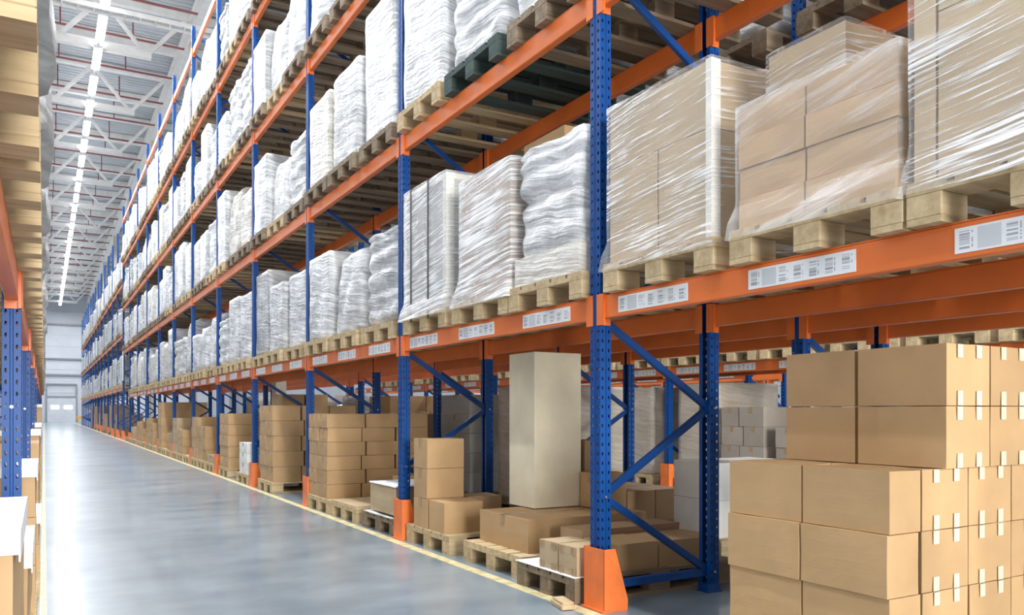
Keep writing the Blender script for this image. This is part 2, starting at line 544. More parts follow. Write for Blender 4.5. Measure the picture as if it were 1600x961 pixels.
# sprinkler pipes with hangers
yt, n_p, pipe = 3.7, 0, None
while yt < WALLY - 2:
    n_p += 1
    if pipe is None:
        r = link('sprinkler_pipe', MB().tube((WALLL + 0.1, 0, 0), (GX + 0.1, 0, 0), 0.035).mesh('sprinkler_pipe', M['red'], smooth=False), (0, yt, 12.2))
        for x in (-4.2, -1.9, 0.4, 2.3):
            link('hanger_rod', MB().box(x - 0.018, x + 0.018, -0.018, 0.018, 0.0, CEIL - 12.2).mesh('hanger_rod', M['red']), parent=r)
        pipe = r
    else:
        r = copy_tree(pipe, (0, yt, 12.2))
    tag(r, '%s red sprinkler pipe hanging under the roof from the camera' % ORD[n_p], 'pipe', 'sprinkler pipes')
    yt += 2.55
# longitudinal girder and columns on the column line between the two racks
struct('trim_4', MB().box(GX - 0.03, GX + 0.25, 0, WALLY, 12.0, 12.06).box(GX - 0.03, GX + 0.25, 0, WALLY, 12.62, 12.68).box(GX + 0.09, GX + 0.13, 0, WALLY, 12.06, 12.62), M['truss'])
n_c, col0 = 0, None
yc = 5.2 + 2 * TR_STEP
while yc < WALLY:
    n_c += 1
    if col0 is None:
        col0 = o = link('building_column', MB().box(-0.10, 0.10, -0.15, 0.15, 0, 12.0).mesh('building_column', M['column'], bevel=0.01), (GX + 0.11, yc, 0))
    else:
        o = col0.copy()
        C.objects.link(o)
        o.location = (GX + 0.11, yc, 0)
    tag(o, '%s tan building column rising between the back-to-back racks' % ORD[n_c], 'column', 'building columns')
    yc += TR_STEP * 2
# cable tray across the aisle
tray = link('cable_tray', None, (0, 22.6, 11.0))
tag(tray, 'white cable tray hung across the aisle under the roof', 'cable tray')
tm = MB()
for x in [i * 0.35 for i in range(-20, 14)]:
    tm.box(x, x + 0.04, -0.16, 0.16, 0.0, 0.03)
link('rung', tm.mesh('rung', M['truss']), parent=tray)
for s in (-1, 1):
    link('side_rail', MB().box(WALLL + 0.1, 5.0, s * 0.17 - 0.015, s * 0.17 + 0.015, 0, 0.12).mesh('side_rail', M['truss']), parent=tray)
for x in (-4.0, 0.0, 4.5):
    link('hanger_rod', MB().box(x - 0.015, x + 0.015, -0.015, 0.015, 0.12, CEIL - 11.0).mesh('hanger_rod', M['truss']), parent=tray)

# lamps -------------------------------------------------------------
LX, LZ, LP = 1.30, 11.06, 2.17
lr = link('lamp_rail', MB().box(LX - 0.03, LX + 0.03, 2.0, WALLY - 2, LZ + 0.12, 11.249).mesh('lamp_rail', M['housing']))
tag(lr, 'long pale rail carrying the strip lights under the roof trusses', 'lamp rail')
yl, n_l, lamp = 4.2, 0, None
while yl < WALLY - 4:
    n_l += 1
    if lamp is None:
        r = link('ceiling_light', None, (LX, yl, LZ))
        link('housing', MB().box(-0.11, 0.11, -0.78, 0.78, 0.04, 0.12).mesh('housing', M['housing']), parent=r)
        link('diffuser', MB().box(-0.09, 0.09, -0.75, 0.75, 0.0, 0.04).mesh('diffuser', M['tube']), parent=r)
        lamp = r
    else:
        r = copy_tree(lamp, (LX, yl, LZ))
    tag(r, '%s glowing strip light in the row over the aisle' % ORD[n_l], 'ceiling light', 'strip lights over the aisle')
    yl += LP

def area(loc, sx, sy, energy, col=(1, 1, 1), rot=(0, 0, 0)):
    l = bpy.data.lights.new('lamp_and_fill_light', 'AREA')
    l.shape = 'RECTANGLE'
    l.size, l.size_y = sx, sy
    l.energy = energy
    l.color = col
    o = bpy.data.objects.new('lamp_and_fill_light', l)
    C.objects.link(o)
    o.location, o.rotation_euler = loc, rot
    return o
COOL = (0.94, 0.97, 1.0)
for k in range(6):
    area((LX, 4.0 + 15.5 * k, LZ - 0.06), 0.25, 15.0, 980 if k < 2 else 640, COOL)
    area((LX, 4.0 + 15.5 * k, LZ + 0.2), 0.25, 15.0, 80, COOL, (math.pi, 0, 0))  # added uplight above the strip lamps, brightens the roof deck
    area((5.9 * H, 4.0 + 15.5 * k, LZ - 0.06), 0.3, 15.0, 650, COOL)
    area((10.9, 4.0 + 15.5 * k, LZ - 0.06), 0.3, 15.0, 700, COOL)
    area((-3.0, 4.0 + 15.5 * k, LZ - 0.06), 0.3, 15.0, 450, COOL)
area((2.2, -15.0, 3.6), 8.0, 5.5, 5000, (1.0, 0.985, 0.96), (math.radians(84), 0, 0))      # added fill light behind the camera, not a real fixture
w = bpy.data.worlds.new('world')
bpy.context.scene.world = w
w.use_nodes = True
w.node_tree.nodes['Background'].inputs[0].default_value = (0.93, 0.96, 1.0, 1)
w.node_tree.nodes['Background'].inputs[1].default_value = 0.25

# ------------------------------------------------------------------ rack steel
def post_outline(m):
    pts = [(.07, .018), (.07, .045), (.042, .045), (.039, .040), (.031, .040), (.028, .045), (0, .045), (0, .012), (.004, .008), (.004, -.008), (0, -.012),
           (0, -.045), (.028, -.045), (.031, -.040), (.039, -.040), (.042, -.045), (.07, -.045), (.07, -.018),
           (.067, -.018), (.067, -.042), (.043, -.042), (.040, -.037), (.030, -.037), (.027, -.042), (.003, -.042), (.003, -.013), (.007, -.009), (.007, .009), (.003, .013),
           (.003, .042), (.027, .042), (.030, .037), (.040, .037), (.043, .042), (.067, .042), (.067, .018)]
    return [(m * x, y) for x, y in pts]

def post_mesh(m, top):
    b = MB()
    pts = post_outline(m)
    n = len(pts)
    for z in (0.0, top):
        b.v += [(x, y, z) for x, y in pts]
    b.f += [(i, (i + 1) % n, n + (i + 1) % n, n + i) for i in range(n)]
    b.f += [(i, n // 2 + (n // 2 - 1 - i) , n // 2 + (n // 2 - 2 - i), i + 1) for i in range(0)]
    return b.mesh('post', M['blue'])

PM = {}
def frame(x0, y0, label, top=TOPZ, detail=True, group=None, rear=REAR):
    """upright frame whose front post starts at x0 and whose near edge is y0"""
    key = round(top, 2)
    if key not in PM:
        zz = []
        z, side = 0.12, 1
        while z < top - 0.3:
            zz.append((z, side))
            z += 0.475
            side = 1 - side
        def node(z, s):
            return (0.045 if s == 0 else rear + 0.03, 0, z)
        dz = [MB().bar(node(*zz[i]), node(*zz[i + 1]), 0.040, 0.034, (0, 1, 0)).mesh('diagonal_brace', M['bluep'], bevel=0.004) for i in range(len(zz) - 1)]
        hz = [MB().bar((0.045, 0, z), (rear + 0.03, 0, z), 0.03, 0.045).mesh('horizontal_brace', M['bluep'], bevel=0.004) for z in (0.115, top - 0.25)]
        allb = MB()
        for i in range(len(zz) - 1):
            allb.bar(node(*zz[i]), node(*zz[i + 1]), 0.040, 0.034, (0, 1, 0))
        foot = MB().box(-0.022, 0.095, -0.048, 0.048, 0, 0.008).prism([(-0.010, -.0465), (.08, -.0465), (.08, .0465), (-0.010, .0465)], 0.008, 0.05).mesh('foot_plate', M['bluep'], bevel=0.003)
        bolt = MB().tube((0.035, 0, 0), (0.035, -0.052, 0), 0.007).mesh('bolt', M['steel'])
        PM[key] = (post_mesh(1, top), post_mesh(-1, top), dz, hz, allb.mesh('lattice', M['bluep']), foot, bolt, zz)
    a, b, dz, hz, allb, foot, bolt, zz = PM[key]
    r = link('upright_frame', None, (x0, y0 + PW / 2, 0))
    tag(r, label, 'rack frame', group)
    link('post', a, (0, 0, 0), r)
    link('post', b, (rear + PD, 0, 0), r)
    for k in (0, rear):
        link('foot_plate', foot, (k - 0.0, 0, 0), r)
    if detail:
        for i, d in enumerate(dz):
            if in_view(x0, x0 + rear, y0, y0 + PW, zz[i][0], zz[i + 1][0]):
                link('diagonal_brace', d, (0, 0, 0), r)
        for d in hz:
            link('horizontal_brace', d, (0, 0, 0), r)
        for (z, s) in zz[:3]:
            link('bolt', bolt, ((0 if s == 0 else rear), 0, z), r)
    else:
        link('lattice', allb, (0, 0, 0), r)
    return r

BM = {}
def crossbeam(x0, yn, z, label, face=-1, labels=0, length=BAY - PW, group=None, conn=True):
    """beam between two posts; face -1: the connector lies on the side towards -x"""
    key = (face, round(length, 3))
    if key not in BM:
        L = length / 2 - 0.0015
        e = face
        bx = sorted((0.012 * -e, 0.058 * -e)) if False else (0.010, 0.058)
        beam = MB().box(bx[0], bx[1], -L, L, -BT, 0).box(bx[0], bx[0] + 0.03, -L, L, 0.0, 0.004)
        pl = []
        for s in (-1, 1):
            c = MB()
            ya, yb = sorted((s * L, s * (L - 0.006)))
            c.box(-0.004, 0.062, ya, yb, -BT - 0.035, 0.012)
            ya, yb = sorted((s * (L - 0.03), s * (L + 0.028)))
            c.box(-0.005, -0.001, ya, yb, -BT - 0.035, 0.012)
            ya, yb = sorted((s * (L - 0.03), s * (L - 0.026)))
            c.box(-0.005, 0.010, ya, yb, -BT - 0.035, 0.012)
            pl.append(c.mesh('end_connector', M['orange']))
        dots = []
        for s in (-1, 1):
            d = MB()
            for zz in (-0.01, -0.05, -0.09, -0.135):
                d.tube((-0.0045, s * (L + 0.010), zz), (-0.0075, s * (L + 0.010), zz), 0.0055, 8)
            dots.append(d.mesh('rivet', M['dark']))
        BM[key] = (beam.mesh('rack_crossbeam', M['orange'], bevel=0.004), pl, dots, L)
    bme, pl, dots, L = BM[key]
    o = link('rack_crossbeam', bme, (x0, yn + PW + length / 2, z))
    if face > 0:
        o.rotation_euler = (0, 0, math.pi)
        o.location.x = x0
    tag(o, label, 'rack beam', group)
    if conn:
        for i in range(2):
            link('end_connector', pl[i], (0, 0, 0), o)
    if labels:
        for yy in labels:
            link('barcode_label', LABEL, (0.0085, yy, -0.059), o)
    return o
lb = MB().box(-0.001, 0.0012, -0.26, 0.26, -0.041, 0.041)
LABEL = lb.mesh('barcode_label', M['label'])

def guard_mesh():
    b = MB()
    w, h, t = 0.09, 0.33, 0.005
    # front plate, two tapering cheeks
    b.prism([(0, -w), (0.005, -w), (0.005, w), (0, w)], 0, h)
    for s in (-1, 1):
        k = len(b.v)
        y0, y1 = s * w, s * (w - t)
        P = [(0, 0), (0.155, 0), (0.158, 0.055), (0.075, h), (0, h)]
        b.v += [(x, y0, z) for x, z in P] + [(x, y1, z) for x, z in P]
        n = len(P)
        b.f += [tuple(k + i for i in range(n)), tuple(k + n + i for i in range(n))[::-1]]
        b.f += [(k + i, k + (i + 1) % n, k + n + (i + 1) % n, k + n + i) for i in range(n)]
    return b.mesh('post_guard', M['guard'])
GUARD = guard_mesh()
GFOOT = MB().box(-0.012, 0.0, -0.10, 0.10, 0, 0.012).mesh('base_flange', M['guard'])

def guard(x, y, label):
    o = link('post_guard', GUARD, (x, y, 0))
    tag(o, label, 'post guard', 'orange guards at the post feet')
    link('base_flange', GFOOT, (0, 0, 0), o)
    return o

def bay_phrase(n):
    return 'bay right of the big blue post' if n < 0 else '%s bay past the big blue post' % ORD[n + 1]
LEVELN = ['floor', 'lowest shelf', 'second shelf', 'third shelf', 'fourth shelf', 'top tie']

LABY = [0.92, 0.03, -0.86]
for n in range(-1, N_FAR + 1):
    y0 = V0 + n * BAY
    if n == 0:
        lab = 'the big blue perforated upright frame nearest the camera, orange guard at its foot'
    elif n < 0:
        lab = 'blue upright frame just beyond the right edge, carrying the nearest beams'
    else:
        lab = '%s blue upright frame past the big blue post along the aisle' % ORD[n]
    if n >= 0:
        frame(U0, y0, lab, TOPZ if n <= N_END else TOPZ - 0.5, n <= 5, 'upright frames of the long rack')
    else:
        frame(U0, y0, lab, 3.6, True, 'upright frames of the long rack')
    if 0 <= n <= 18:
        guard(2.40 * H - 0.004, y0 + PW / 2 - 0.035, 'orange steel guard at the foot of the big blue post' if n == 0 else 'orange steel guard at foot of the %s post past the big one' % ORD[n])
    if n < N_END:
        for k in range(1, 6):
            if k == 1 and n == 10:
                continue
            z = level(k)
            if not in_view(U0, U0 + 0.1, y0, y0 + BAY, z - BT, z):
                continue
            crossbeam(U0, y0, z, 'orange front beam, %s, %s' % (LEVELN[k], bay_phrase(n)), labels=LABY if k == 1 else 0, group='front beams of the long rack')
    elif n < N_FAR:
        for k, z in enumerate(FAR_LEVELS):
            crossbeam(U0, y0, z, 'orange front beam, %s, %s bay beyond the white panel' % (LEVELN[k + 1], ORD[n - N_END + 1]), group='front beams of the far rack section', conn=False)
    if n < 9:
        for k in range(1, 5):
            if k == 1 and n == 10:
                continue
            z = level(k)
            if in_view(U0 + REAR, U0 + REAR + 0.1, y0, y0 + BAY, z - BT, z) and (k < 3 or n < 5):
                crossbeam(U0 + REAR, y0, z, 'orange rear beam, %s, %s' % (LEVELN[k], bay_phrase(n)), group='rear beams of the long rack')
# white panel on the end frame
pn = link('notice_panel', MB().box(0, 0.012, -0.42, 0.0, -0.55, 0.55).mesh('notice_panel', M['sheet'], bevel=0.004), (U0 - 0.016, V0 + N_END * BAY, 2.75))
tag(pn, 'blank white panel fixed to the tall post at the rack gap', 'panel')

# back-to-back rack B
for n in range(-1, 8):
    y0 = V0 + n * BAY
    frame(UB, y0, 'blue frame of the back-to-back rack, %s' % ('out past the big cartons' if n < 0 else 'behind the big blue post' if n == 0 else '%s behind and past the big blue post' % ORD[n]),
          5.4, n < 3, 'frames of the back-to-back rack')
    for k in (1, 2):
        z = level(k)
        for nm, xx in (('front', UB), ('rear', UB + REAR)):
            if n < 7 and in_view(xx, xx + 0.1, y0, y0 + BAY, z - BT, z) and (k == 1 or n < 2):
                crossbeam(xx, y0, z, 'orange %s beam of the back-to-back rack, %s, %s' % ('inner' if nm == 'front' else 'outer', LEVELN[k], 'nearest bay' if n < 0 else '%s bay' % ORD[n + 1] + ' past big post'), group='beams of the back-to-back rack')
# racks across the next aisle
for (XX, nm, lo, hi) in ((UC, 'rack facing across the next aisle', 0, 8), (UD, 'second rack beyond the next aisle', 2, 7), (UE, 'third rack beyond the next aisle', 2, 9)):
    for n in range(lo, hi):
        y0 = V0 + n * BAY - 0.36 * H
        frame(XX, y0, 'blue frame of the %s, %s in its row' % (nm, ORD[n + 1]), 3.7, False, 'frames of the ' + nm)
        if XX == UC and n in (2, 3):
            guard(XX - 0.038, y0 + PW / 2, 'orange guard at a post foot across the next aisle, %s one' % ORD[n - 1])
        if n < hi - 1:
            crossbeam(XX, y0, L1, 'orange front beam of the %s, bay %s' % (nm, ORD[n]), labels=LABY, group='beams of the ' + nm)
            if XX != UE:
                crossbeam(XX + REAR, y0, L1, 'orange rear beam of the %s, bay %s' % (nm, ORD[n]), group='beams of the ' + nm)

# rack on the left (seen end on)
for k in range(-1, 14):
    y0 = VL + k * BAY
    frame(UL - REAR - PD, y0, 'blue upright frame of the rack on the left edge, %s from the camera' % ORD[k + 2], 3.3, k < 2, 'frames of the rack on the left')
    z = level(1)
    if k < 13:
        o = crossbeam(UL, y0, z - 0.02, 'orange aisle beam of the rack on the left edge, %s bay from the camera' % ORD[k + 2], face=1, group='beams of the rack on the left')
        if k < 5:
            o = crossbeam(UL - REAR, y0, z - 0.02, 'orange inner beam of the rack on the left edge, %s bay from the camera' % ORD[k + 2], face=1, conn=False, group='beams of the rack on the left')

# ------------------------------------------------------------------ pallets
def pallet_parts():
    deck = MB()
    for i in range(5):
        yy = -0.4 + 0.0725 + i * (0.8 - 0.145) / 4
        deck.box(-0.6, 0.6, yy - 0.0725 + 0.004, yy + 0.0725 - 0.004, 0.122, 0.144)
    for x in (-0.5275, 0, 0.5275):
        deck.box(x - 0.0725, x + 0.0725, -0.4, 0.4, 0.100, 0.122)
    block = MB().box(-0.0725, 0.0725, -0.0625, 0.0625, 0.022, 0.100)
    runner = MB().box(-0.6, 0.6, -0.06, 0.06, 0, 0.022)
    return deck, block, runner
BLOCKS = [(x, y) for x in (-0.5275, 0, 0.5275) for y in (-0.3375, 0, 0.3375)]
PAL = {}
def pallet_meshes(mat):
    if mat not in PAL:
        d, b, r = pallet_parts()
        one = MB()
        d2, _, _ = pallet_parts()
        one.v, one.f = list(d2.v), list(d2.f)
        for (x, y) in BLOCKS:
            one.box(x - 0.0725, x + 0.0725, y - 0.0625, y + 0.0625, 0.022, 0.100)
        for y in (-0.3375, 0, 0.3375):
            one.box(-0.6, 0.6, y - 0.06, y + 0.06, 0, 0.022)
        PAL[mat] = (d.mesh('deck_board', M[mat]), b.mesh('block', M[mat], bevel=0.003), r.mesh('runner', M[mat]), one.mesh('pallet', M[mat]))
    return PAL[mat]

def pallet(x, y, z, label, mat='wood', detail=True, rz=0.0, group=None):
    d, b, r, one = pallet_meshes(mat)
    if not detail:
        o = link('pallet', one, (x, y, z), rz=rz)
        return tag(o, label, 'pallet', group)
    o = link('pallet', None, (x, y, z), rz=rz)
    tag(o, label, 'pallet', group)
    link('deck', d, (0, 0, 0), o)
    for (bx, by) in BLOCKS:
        link('block', b, (bx, by, 0), o)
    for by in (-0.3375, 0, 0.3375):
        link('runner', r, (0, by, 0), o)
    return o

# ------------------------------------------------------------------ wrapped loads
def soft_box(w, d, h, style, seed, nx=8, ny=6, nz=10, open_bottom=False):
    """w along x, d along y; a wrapped load's outer skin as one closed grid"""
    b = MB()
    idx = {}
    S = Vector((seed * 7.3, seed * 3.1, seed * 1.7))
    lay = 0.17 if style == 'bags' else 0.07
    def shape(i, j, k):
        x, y, z = w * (i / nx - 0.5), d * (j / ny - 0.5), h * k / nz
        t = k / nz
        px, py = x, y
        # rounded vertical corners
        rc = {'box': 0.015, 'bags': 0.06, 'ribs': 0.03, 'drape': 0.07, 'film': 0.012}.get(style, 0.02)
        ex, ey = abs(x) - (w / 2 - rc), abs(y) - (d / 2 - rc)
        if ex > 0 and ey > 0:
            l = math.hypot(ex, ey)
            if l > rc:
                px = math.copysign(w / 2 - rc + ex / l * rc, x)
                py = math.copysign(d / 2 - rc + ey / l * rc, y)
        sx = sy = 1.0
        if style == 'bags':
            c = abs(math.sin(math.pi * z / lay))
            li = int(z / lay)
            q = 0.93 + 0.07 * c ** 0.5
            sx = sy = q
            px += 0.03 * noise.noise(Vector((li * 3.7, seed, 0)))
            py += 0.03 * noise.noise(Vector((li * 3.7, seed + 9, 5)))
        elif style == 'ribs':
            sx = sy = 0.985 + 0.015 * (k % 2)
        elif style == 'drape':
            sx = sy = 1.0 - 0.10 * t ** 3
        if style in ('bags', 'drape'):
            e = max(abs(x) / (w / 2), abs(y) / (d / 2))
            if t > 0.75:
                z -= (t - 0.75) * h * 0.35 * e ** 4
        px *= sx
        py *= sy
        amp = {'box': 0.010, 'bags': 0.030, 'ribs': 0.010, 'drape': 0.030, 'film': 0.004}.get(style, 0.01)
        p = Vector((px, py, z))
        nv = noise.noise_vector(p * 3.2 + S) * amp + noise.noise_vector(p * 8.0 + S) * amp * 0.45
        if k == 0:
            nv.z = 0
        if style == 'box' and k == nz:
            nv.z *= 0.5
        p = p + nv
        p.z = max(p.z, 0.0) if k else 0.0
        return p
    def vid(i, j, k):
        if (i, j, k) not in idx:
            idx[(i, j, k)] = len(b.v)
            b.v.append(tuple(shape(i, j, k)))
        return idx[(i, j, k)]
    for k in range(nz):
        for i in range(nx):
            b.f.append((vid(i, 0, k), vid(i + 1, 0, k), vid(i + 1, 0, k + 1), vid(i, 0, k + 1)))
            b.f.append((vid(i + 1, ny, k), vid(i, ny, k), vid(i, ny, k + 1), vid(i + 1, ny, k + 1)))
        for j in range(ny):
            b.f.append((vid(0, j + 1, k), vid(0, j, k), vid(0, j, k + 1), vid(0, j + 1, k + 1)))
            b.f.append((vid(nx, j, k), vid(nx, j + 1, k), vid(nx, j + 1, k + 1), vid(nx, j, k + 1)))
    for i in range(nx):
        for j in range(ny):
            b.f.append((vid(i, j, nz), vid(i + 1, j, nz), vid(i + 1, j + 1, nz), vid(i, j + 1, nz)))
            if not open_bottom:
                b.f.append((vid(i, j + 1, 0), vid(i + 1, j + 1, 0), vid(i + 1, j, 0), vid(i, j, 0)))
    return b

STYLE_WORD = {'box': 'boxy', 'bags': 'lumpy', 'ribs': 'ribbed', 'drape': 'round-topped'}
MAT_WORD = {'w1': 'white', 'w2': 'grey', 'w3': 'ivory', 'w4': 'brown'}
WL = {}
def wrap_mesh(style, mat, h, seed, fine, w=1.12, d=0.75):
    key = (style, mat, round(h, 2), seed, fine, w, d)
    if key not in WL:
        nz = max(8, int(h / (0.035 if style == 'ribs' else 0.045))) if fine else (int(h / 0.06) if style in ('ribs', 'bags') else 8)
        sb = soft_box(w, d, h, style, seed, 16 if fine else 7, 12 if fine else 5, nz)
        WL[key] = sb.mesh('wrapped_load', M[mat], smooth=(style != 'box' or True))
    return WL[key]

def wrapped(x, y, z, style, mat, h, label, seed=None, fine=False, w=1.12, d=0.75, group=None):
    seed = R.randint(0, 3) if seed is None else seed
    o = link('wrapped_load', wrap_mesh(style, mat, h, seed, fine, w, d), (x, y, z))
    return tag(o, label, 'wrapped load', group)

def bent_box(w, d, h, seed=0, amp=0.004, bev=0.004):
    """carton body: slightly bulged faces"""
    return soft_box(w, d, h, 'film', seed, 4, 4, 4)

CM = {}
def carton_mesh(w, d, h, mat, seed=0):
    key = (round(w, 3), round(d, 3), round(h, 3), mat, seed)
    if key not in CM:
        b = MB()
        n = 4
        S = Vector((seed * 5.1, seed * 2.3, seed * 9.7))
        # 3x3 face grids so faces may bow a few millimetres
        def P(i, j, k):
            x, y, z = w * (i / n - 0.5), d * (j / n - 0.5), h * k / n
            bow = 0.003 + 0.003 * (seed % 3)
            fx = (1 - (2 * j / n - 1) ** 2) * (1 - (2 * k / n - 1) ** 2)
            fy = (1 - (2 * i / n - 1) ** 2) * (1 - (2 * k / n - 1) ** 2)
            if i in (0, n): x += (1 if i else -1) * bow * fx * 0.5
            if j in (0, n): y += (1 if j else -1) * bow * fy * 0.5
            if 0 < k:
                z += 0.003 * noise.noise(Vector((x * 6, y * 6, seed)))
                x += 0.003 * noise.noise(Vector((z * 5, y * 5, seed + 3.0)))
            return (x, y, z)
        idx = {}
        def vid(*a):
            if a not in idx:
                idx[a] = len(b.v)
                b.v.append(P(*a))
            return idx[a]
        for a in range(n):
            for c in range(n):
                b.f += [(vid(a, 0, c), vid(a + 1, 0, c), vid(a + 1, 0, c + 1), vid(a, 0, c + 1)), (vid(a + 1, n, c), vid(a, n, c), vid(a, n, c + 1), vid(a + 1, n, c + 1)),
                        (vid(0, a + 1, c), vid(0, a, c), vid(0, a, c + 1), vid(0, a + 1, c + 1)), (vid(n, a, c), vid(n, a + 1, c), vid(n, a + 1, c + 1), vid(n, a, c + 1)),
                        (vid(a, c, n), vid(a + 1, c, n), vid(a + 1, c + 1, n), vid(a, c + 1, n)), (vid(a, c + 1, 0), vid(a + 1, c + 1, 0), vid(a + 1, c, 0), vid(a, c, 0))]
        CM[key] = b.mesh('carton', M[mat])
    return CM[key]
TM = {}
def carton(x0, x1, y0, y1, z0, z1, label, mat='kraft', tape='top', seed=None, parent=None, group=None, gap=0.010, cat='carton', name='carton', rz=None):
    """carton filling the given box (less a small gap)"""
    w, d, h = x1 - x0 - gap, y1 - y0 - gap, z1 - z0 - 0.003
    seed = R.randint(0, 5) if seed is None else seed
    rz = R.uniform(-0.012, 0.012) if rz is None else rz
    o = link(name, carton_mesh(w, d, h, mat, seed), ((x0 + x1) / 2, (y0 + y1) / 2, z0), parent, rz if parent is None else 0)
    if parent is None:
        tag(o, label, cat, group)
    if tape:
        key = (round(w, 3), round(d, 3), round(h, 3), tape)
        if key not in TM:
            t = MB()
            if tape == 'top':          # strip along the top seam and down both ends (ends face the aisle)
                t.box(-w / 2 - 0.006, w / 2 + 0.006, -0.024, 0.024, h + 0.0004, h + 0.0022)
                for s in (-1, 1):
                    a, c = sorted((s * (w / 2 + 0.003), s * (w / 2 + 0.006)))
                    t.box(a, c, -0.024, 0.024, h - min(0.07, h * 0.35), h + 0.0022)
                TM[key] = [t.mesh('packing_tape', M['tape_b'])]
            else:                       # short pale tabs over the upper and lower edge of the side facing the camera
                TM[key] = []
                for i in range(2):
                    xx = (-0.5 + 0.28 + 0.44 * i) * w
                    TM[key].append(MB().box(xx - 0.017, xx + 0.017, -d / 2 - 0.0062, -d / 2 - 0.0042, h * 0.78, h - 0.001).mesh('packing_tape', M['tape']))
                    TM[key].append(MB().box(xx - 0.017, xx + 0.017, -d / 2 - 0.0062, -d / 2 - 0.0042, 0.001, h * 0.24).mesh('packing_tape', M['tape']))
        for tme in TM[key]:
            link('packing_tape', tme, (0, 0, 0), o)
    return o

def film(parent, x0, x1, y0, y1, z0, z1, mat='film', seed=1, off=0.009, skirt=True):
    sb = soft_box(x1 - x0 + 2 * off, y1 - y0 + 2 * off, z1 - z0 + off, 'film', seed, 24, 18, 22, open_bottom=True)
    if skirt:                                   # the lowest wrap is drawn down over the pallet's deck boards
        wx, wy = (x1 - x0) / 2, (y1 - y0) / 2
        for i, (x, y, z) in enumerate(sb.v):
            if z < 0.10:
                q = 1 - max(z, 0) / 0.10
                g = 1 + q * 0.022 * math.sin(y * 21 + x * 13 + seed)
                sb.v[i] = (x * (1 + q * (0.618 / (wx + off) - 1)), y * (1 + q * (0.396 / (wy + off) - 1)), z - (0.046 * g if z < 0.004 else 0.0))
    return link('stretch_film', sb.mesh('stretch_film', M[mat], smooth=False), ((x0 + x1) / 2, (y0 + y1) / 2, z0), parent)

def group_root(name, x, y, z, label, cat, group=None):
    o = link(name, None, (x, y, z))
    tag(o, label, cat, group)
    return o

PH = 0.144
PX = 2.385 * H + 0.6                      # pallet centre line across the big rack
SLOTN = ['near slot', 'middle slot', 'far slot']
def slot_y(n, s):
    if n == -1:
        return (1.232 * H, 2.005 * H, 2.855 * H)[s]
    y0 = V0 + n * BAY + PW
    clear = BAY - PW
    return y0 + clear * (1 + 2 * s) / 6.0 + (0, 0, 0)[s]

def P(o, bay, lev, s): return None

# ---- hand-made loads of the two nearest bays on the lowest shelf ----------------
zl = L1 + 0.0055
for s in range(3):
    pallet(PX, slot_y(-1, s), zl, 'pale wooden pallet, lowest shelf, bay right of the big blue post, %s' % SLOTN[s], 'wood', True, group='pallets of the long rack')
LZ1 = zl + PH + 0.001
LX0 = 2.40 * H
# load 1: one tall boxed load with a pale corner
r = group_root('wrapped_load', LX0, 2.50 * H, LZ1, 'tall kraft load in clear film on the shelf, beside the big blue post', 'wrapped load', 'film-wrapped kraft loads')
def rel(o): return o.location
def in_root(r, x0, x1, y0, y1, z0, z1):
    l = r.location
    return x0 - l.x, x1 - l.x, y0 - l.y, y1 - l.y, z0 - l.z, z1 - l.z
TOP1 = 2.47 * H
B = in_root(r, LX0, LX0 + 1.12, 2.50 * H, 3.205 * H, LZ1, TOP1)
hh = (B[5] - B[4])
carton(B[0], B[1], B[2], B[2] + 0.36, B[4], B[4] + hh * 0.62, '', 'kraft_p', None, 1, r)
carton(B[0], B[1], B[2] + 0.36, B[3], B[4], B[4] + hh * 0.62, '', 'kraft_p', None, 2, r)
carton(B[0], B[1], B[2], B[3], B[4] + hh * 0.62, B[5], '', 'kraft_p', None, 3, r)
link('corner_board', MB().box(B[0] - 0.005, B[0] + 0.05, B[2] - 0.005, B[2], 0, hh + 0.002).box(B[0] - 0.005, B[0], B[2], B[2] + 0.03, 0, hh + 0.002).mesh('corner_board', M['board']), parent=r)
film(r, *B, mat='film', seed=3, off=0.012)
# load 2: four flat layers of two cartons with a smaller block on top
r = group_root('wrapped_load', LX0, 1.65 * H, LZ1, 'kraft load of flat layers in soft film with a smaller carton on top', 'wrapped load', 'film-wrapped kraft loads')
B = in_root(r, LX0, LX0 + 1.12, 1.65 * H, 2.355 * H, LZ1, 2.205 * H)
ym = B[2] + (B[3] - B[2]) * 0.535
for k in range(4):
    za, zb = B[4] + (B[5] - B[4]) * k / 4, B[4] + (B[5] - B[4]) * (k + 1) / 4
    sh = 0.006 * (k % 2)
    carton(B[0] + sh, B[1], B[2] + sh, ym, za, zb, '', 'kraft', None, k, r)
    carton(B[0] + sh, B[1], ym, B[3], za, zb, '', 'kraft', None, k + 1, r)
T = in_root(r, 2.57 * H, 3.15 * H, 1.98 * H, 2.355 * H, 2.205 * H, 2.455 * H)
carton(*T, '', 'kraft_p', None, 2, r)
film(r, *B, mat='film_s', seed=5, off=0.010)
film(r, *T, mat='film', seed=8, off=0.008, skirt=False)
# load 3: big boxed load at the edge of the frame
r = group_root('wrapped_load', LX0, 0.89 * H, LZ1, 'largest kraft load in streaky film, at the right edge of the shelf', 'wrapped load', 'film-wrapped kraft loads')
B = in_root(r, LX0, LX0 + 1.12, 0.89 * H, 1.602 * H, LZ1, 2.62 * H)
hh = B[5] - B[4]
carton(B[0], B[1], B[3] - 0.085, B[3], B[4], B[5], '', 'kraft_p', None, 1, r)
carton(B[0], B[1], B[2], B[3] - 0.085, B[4], B[4] + hh * 0.58, '', 'kraft_p', None, 4, r)
carton(B[0], B[1], B[2], B[3] - 0.085, B[4] + hh * 0.58, B[5], '', 'kraft_p', None, 0, r)
film(r, *B, mat='film', seed=6, off=0.012)

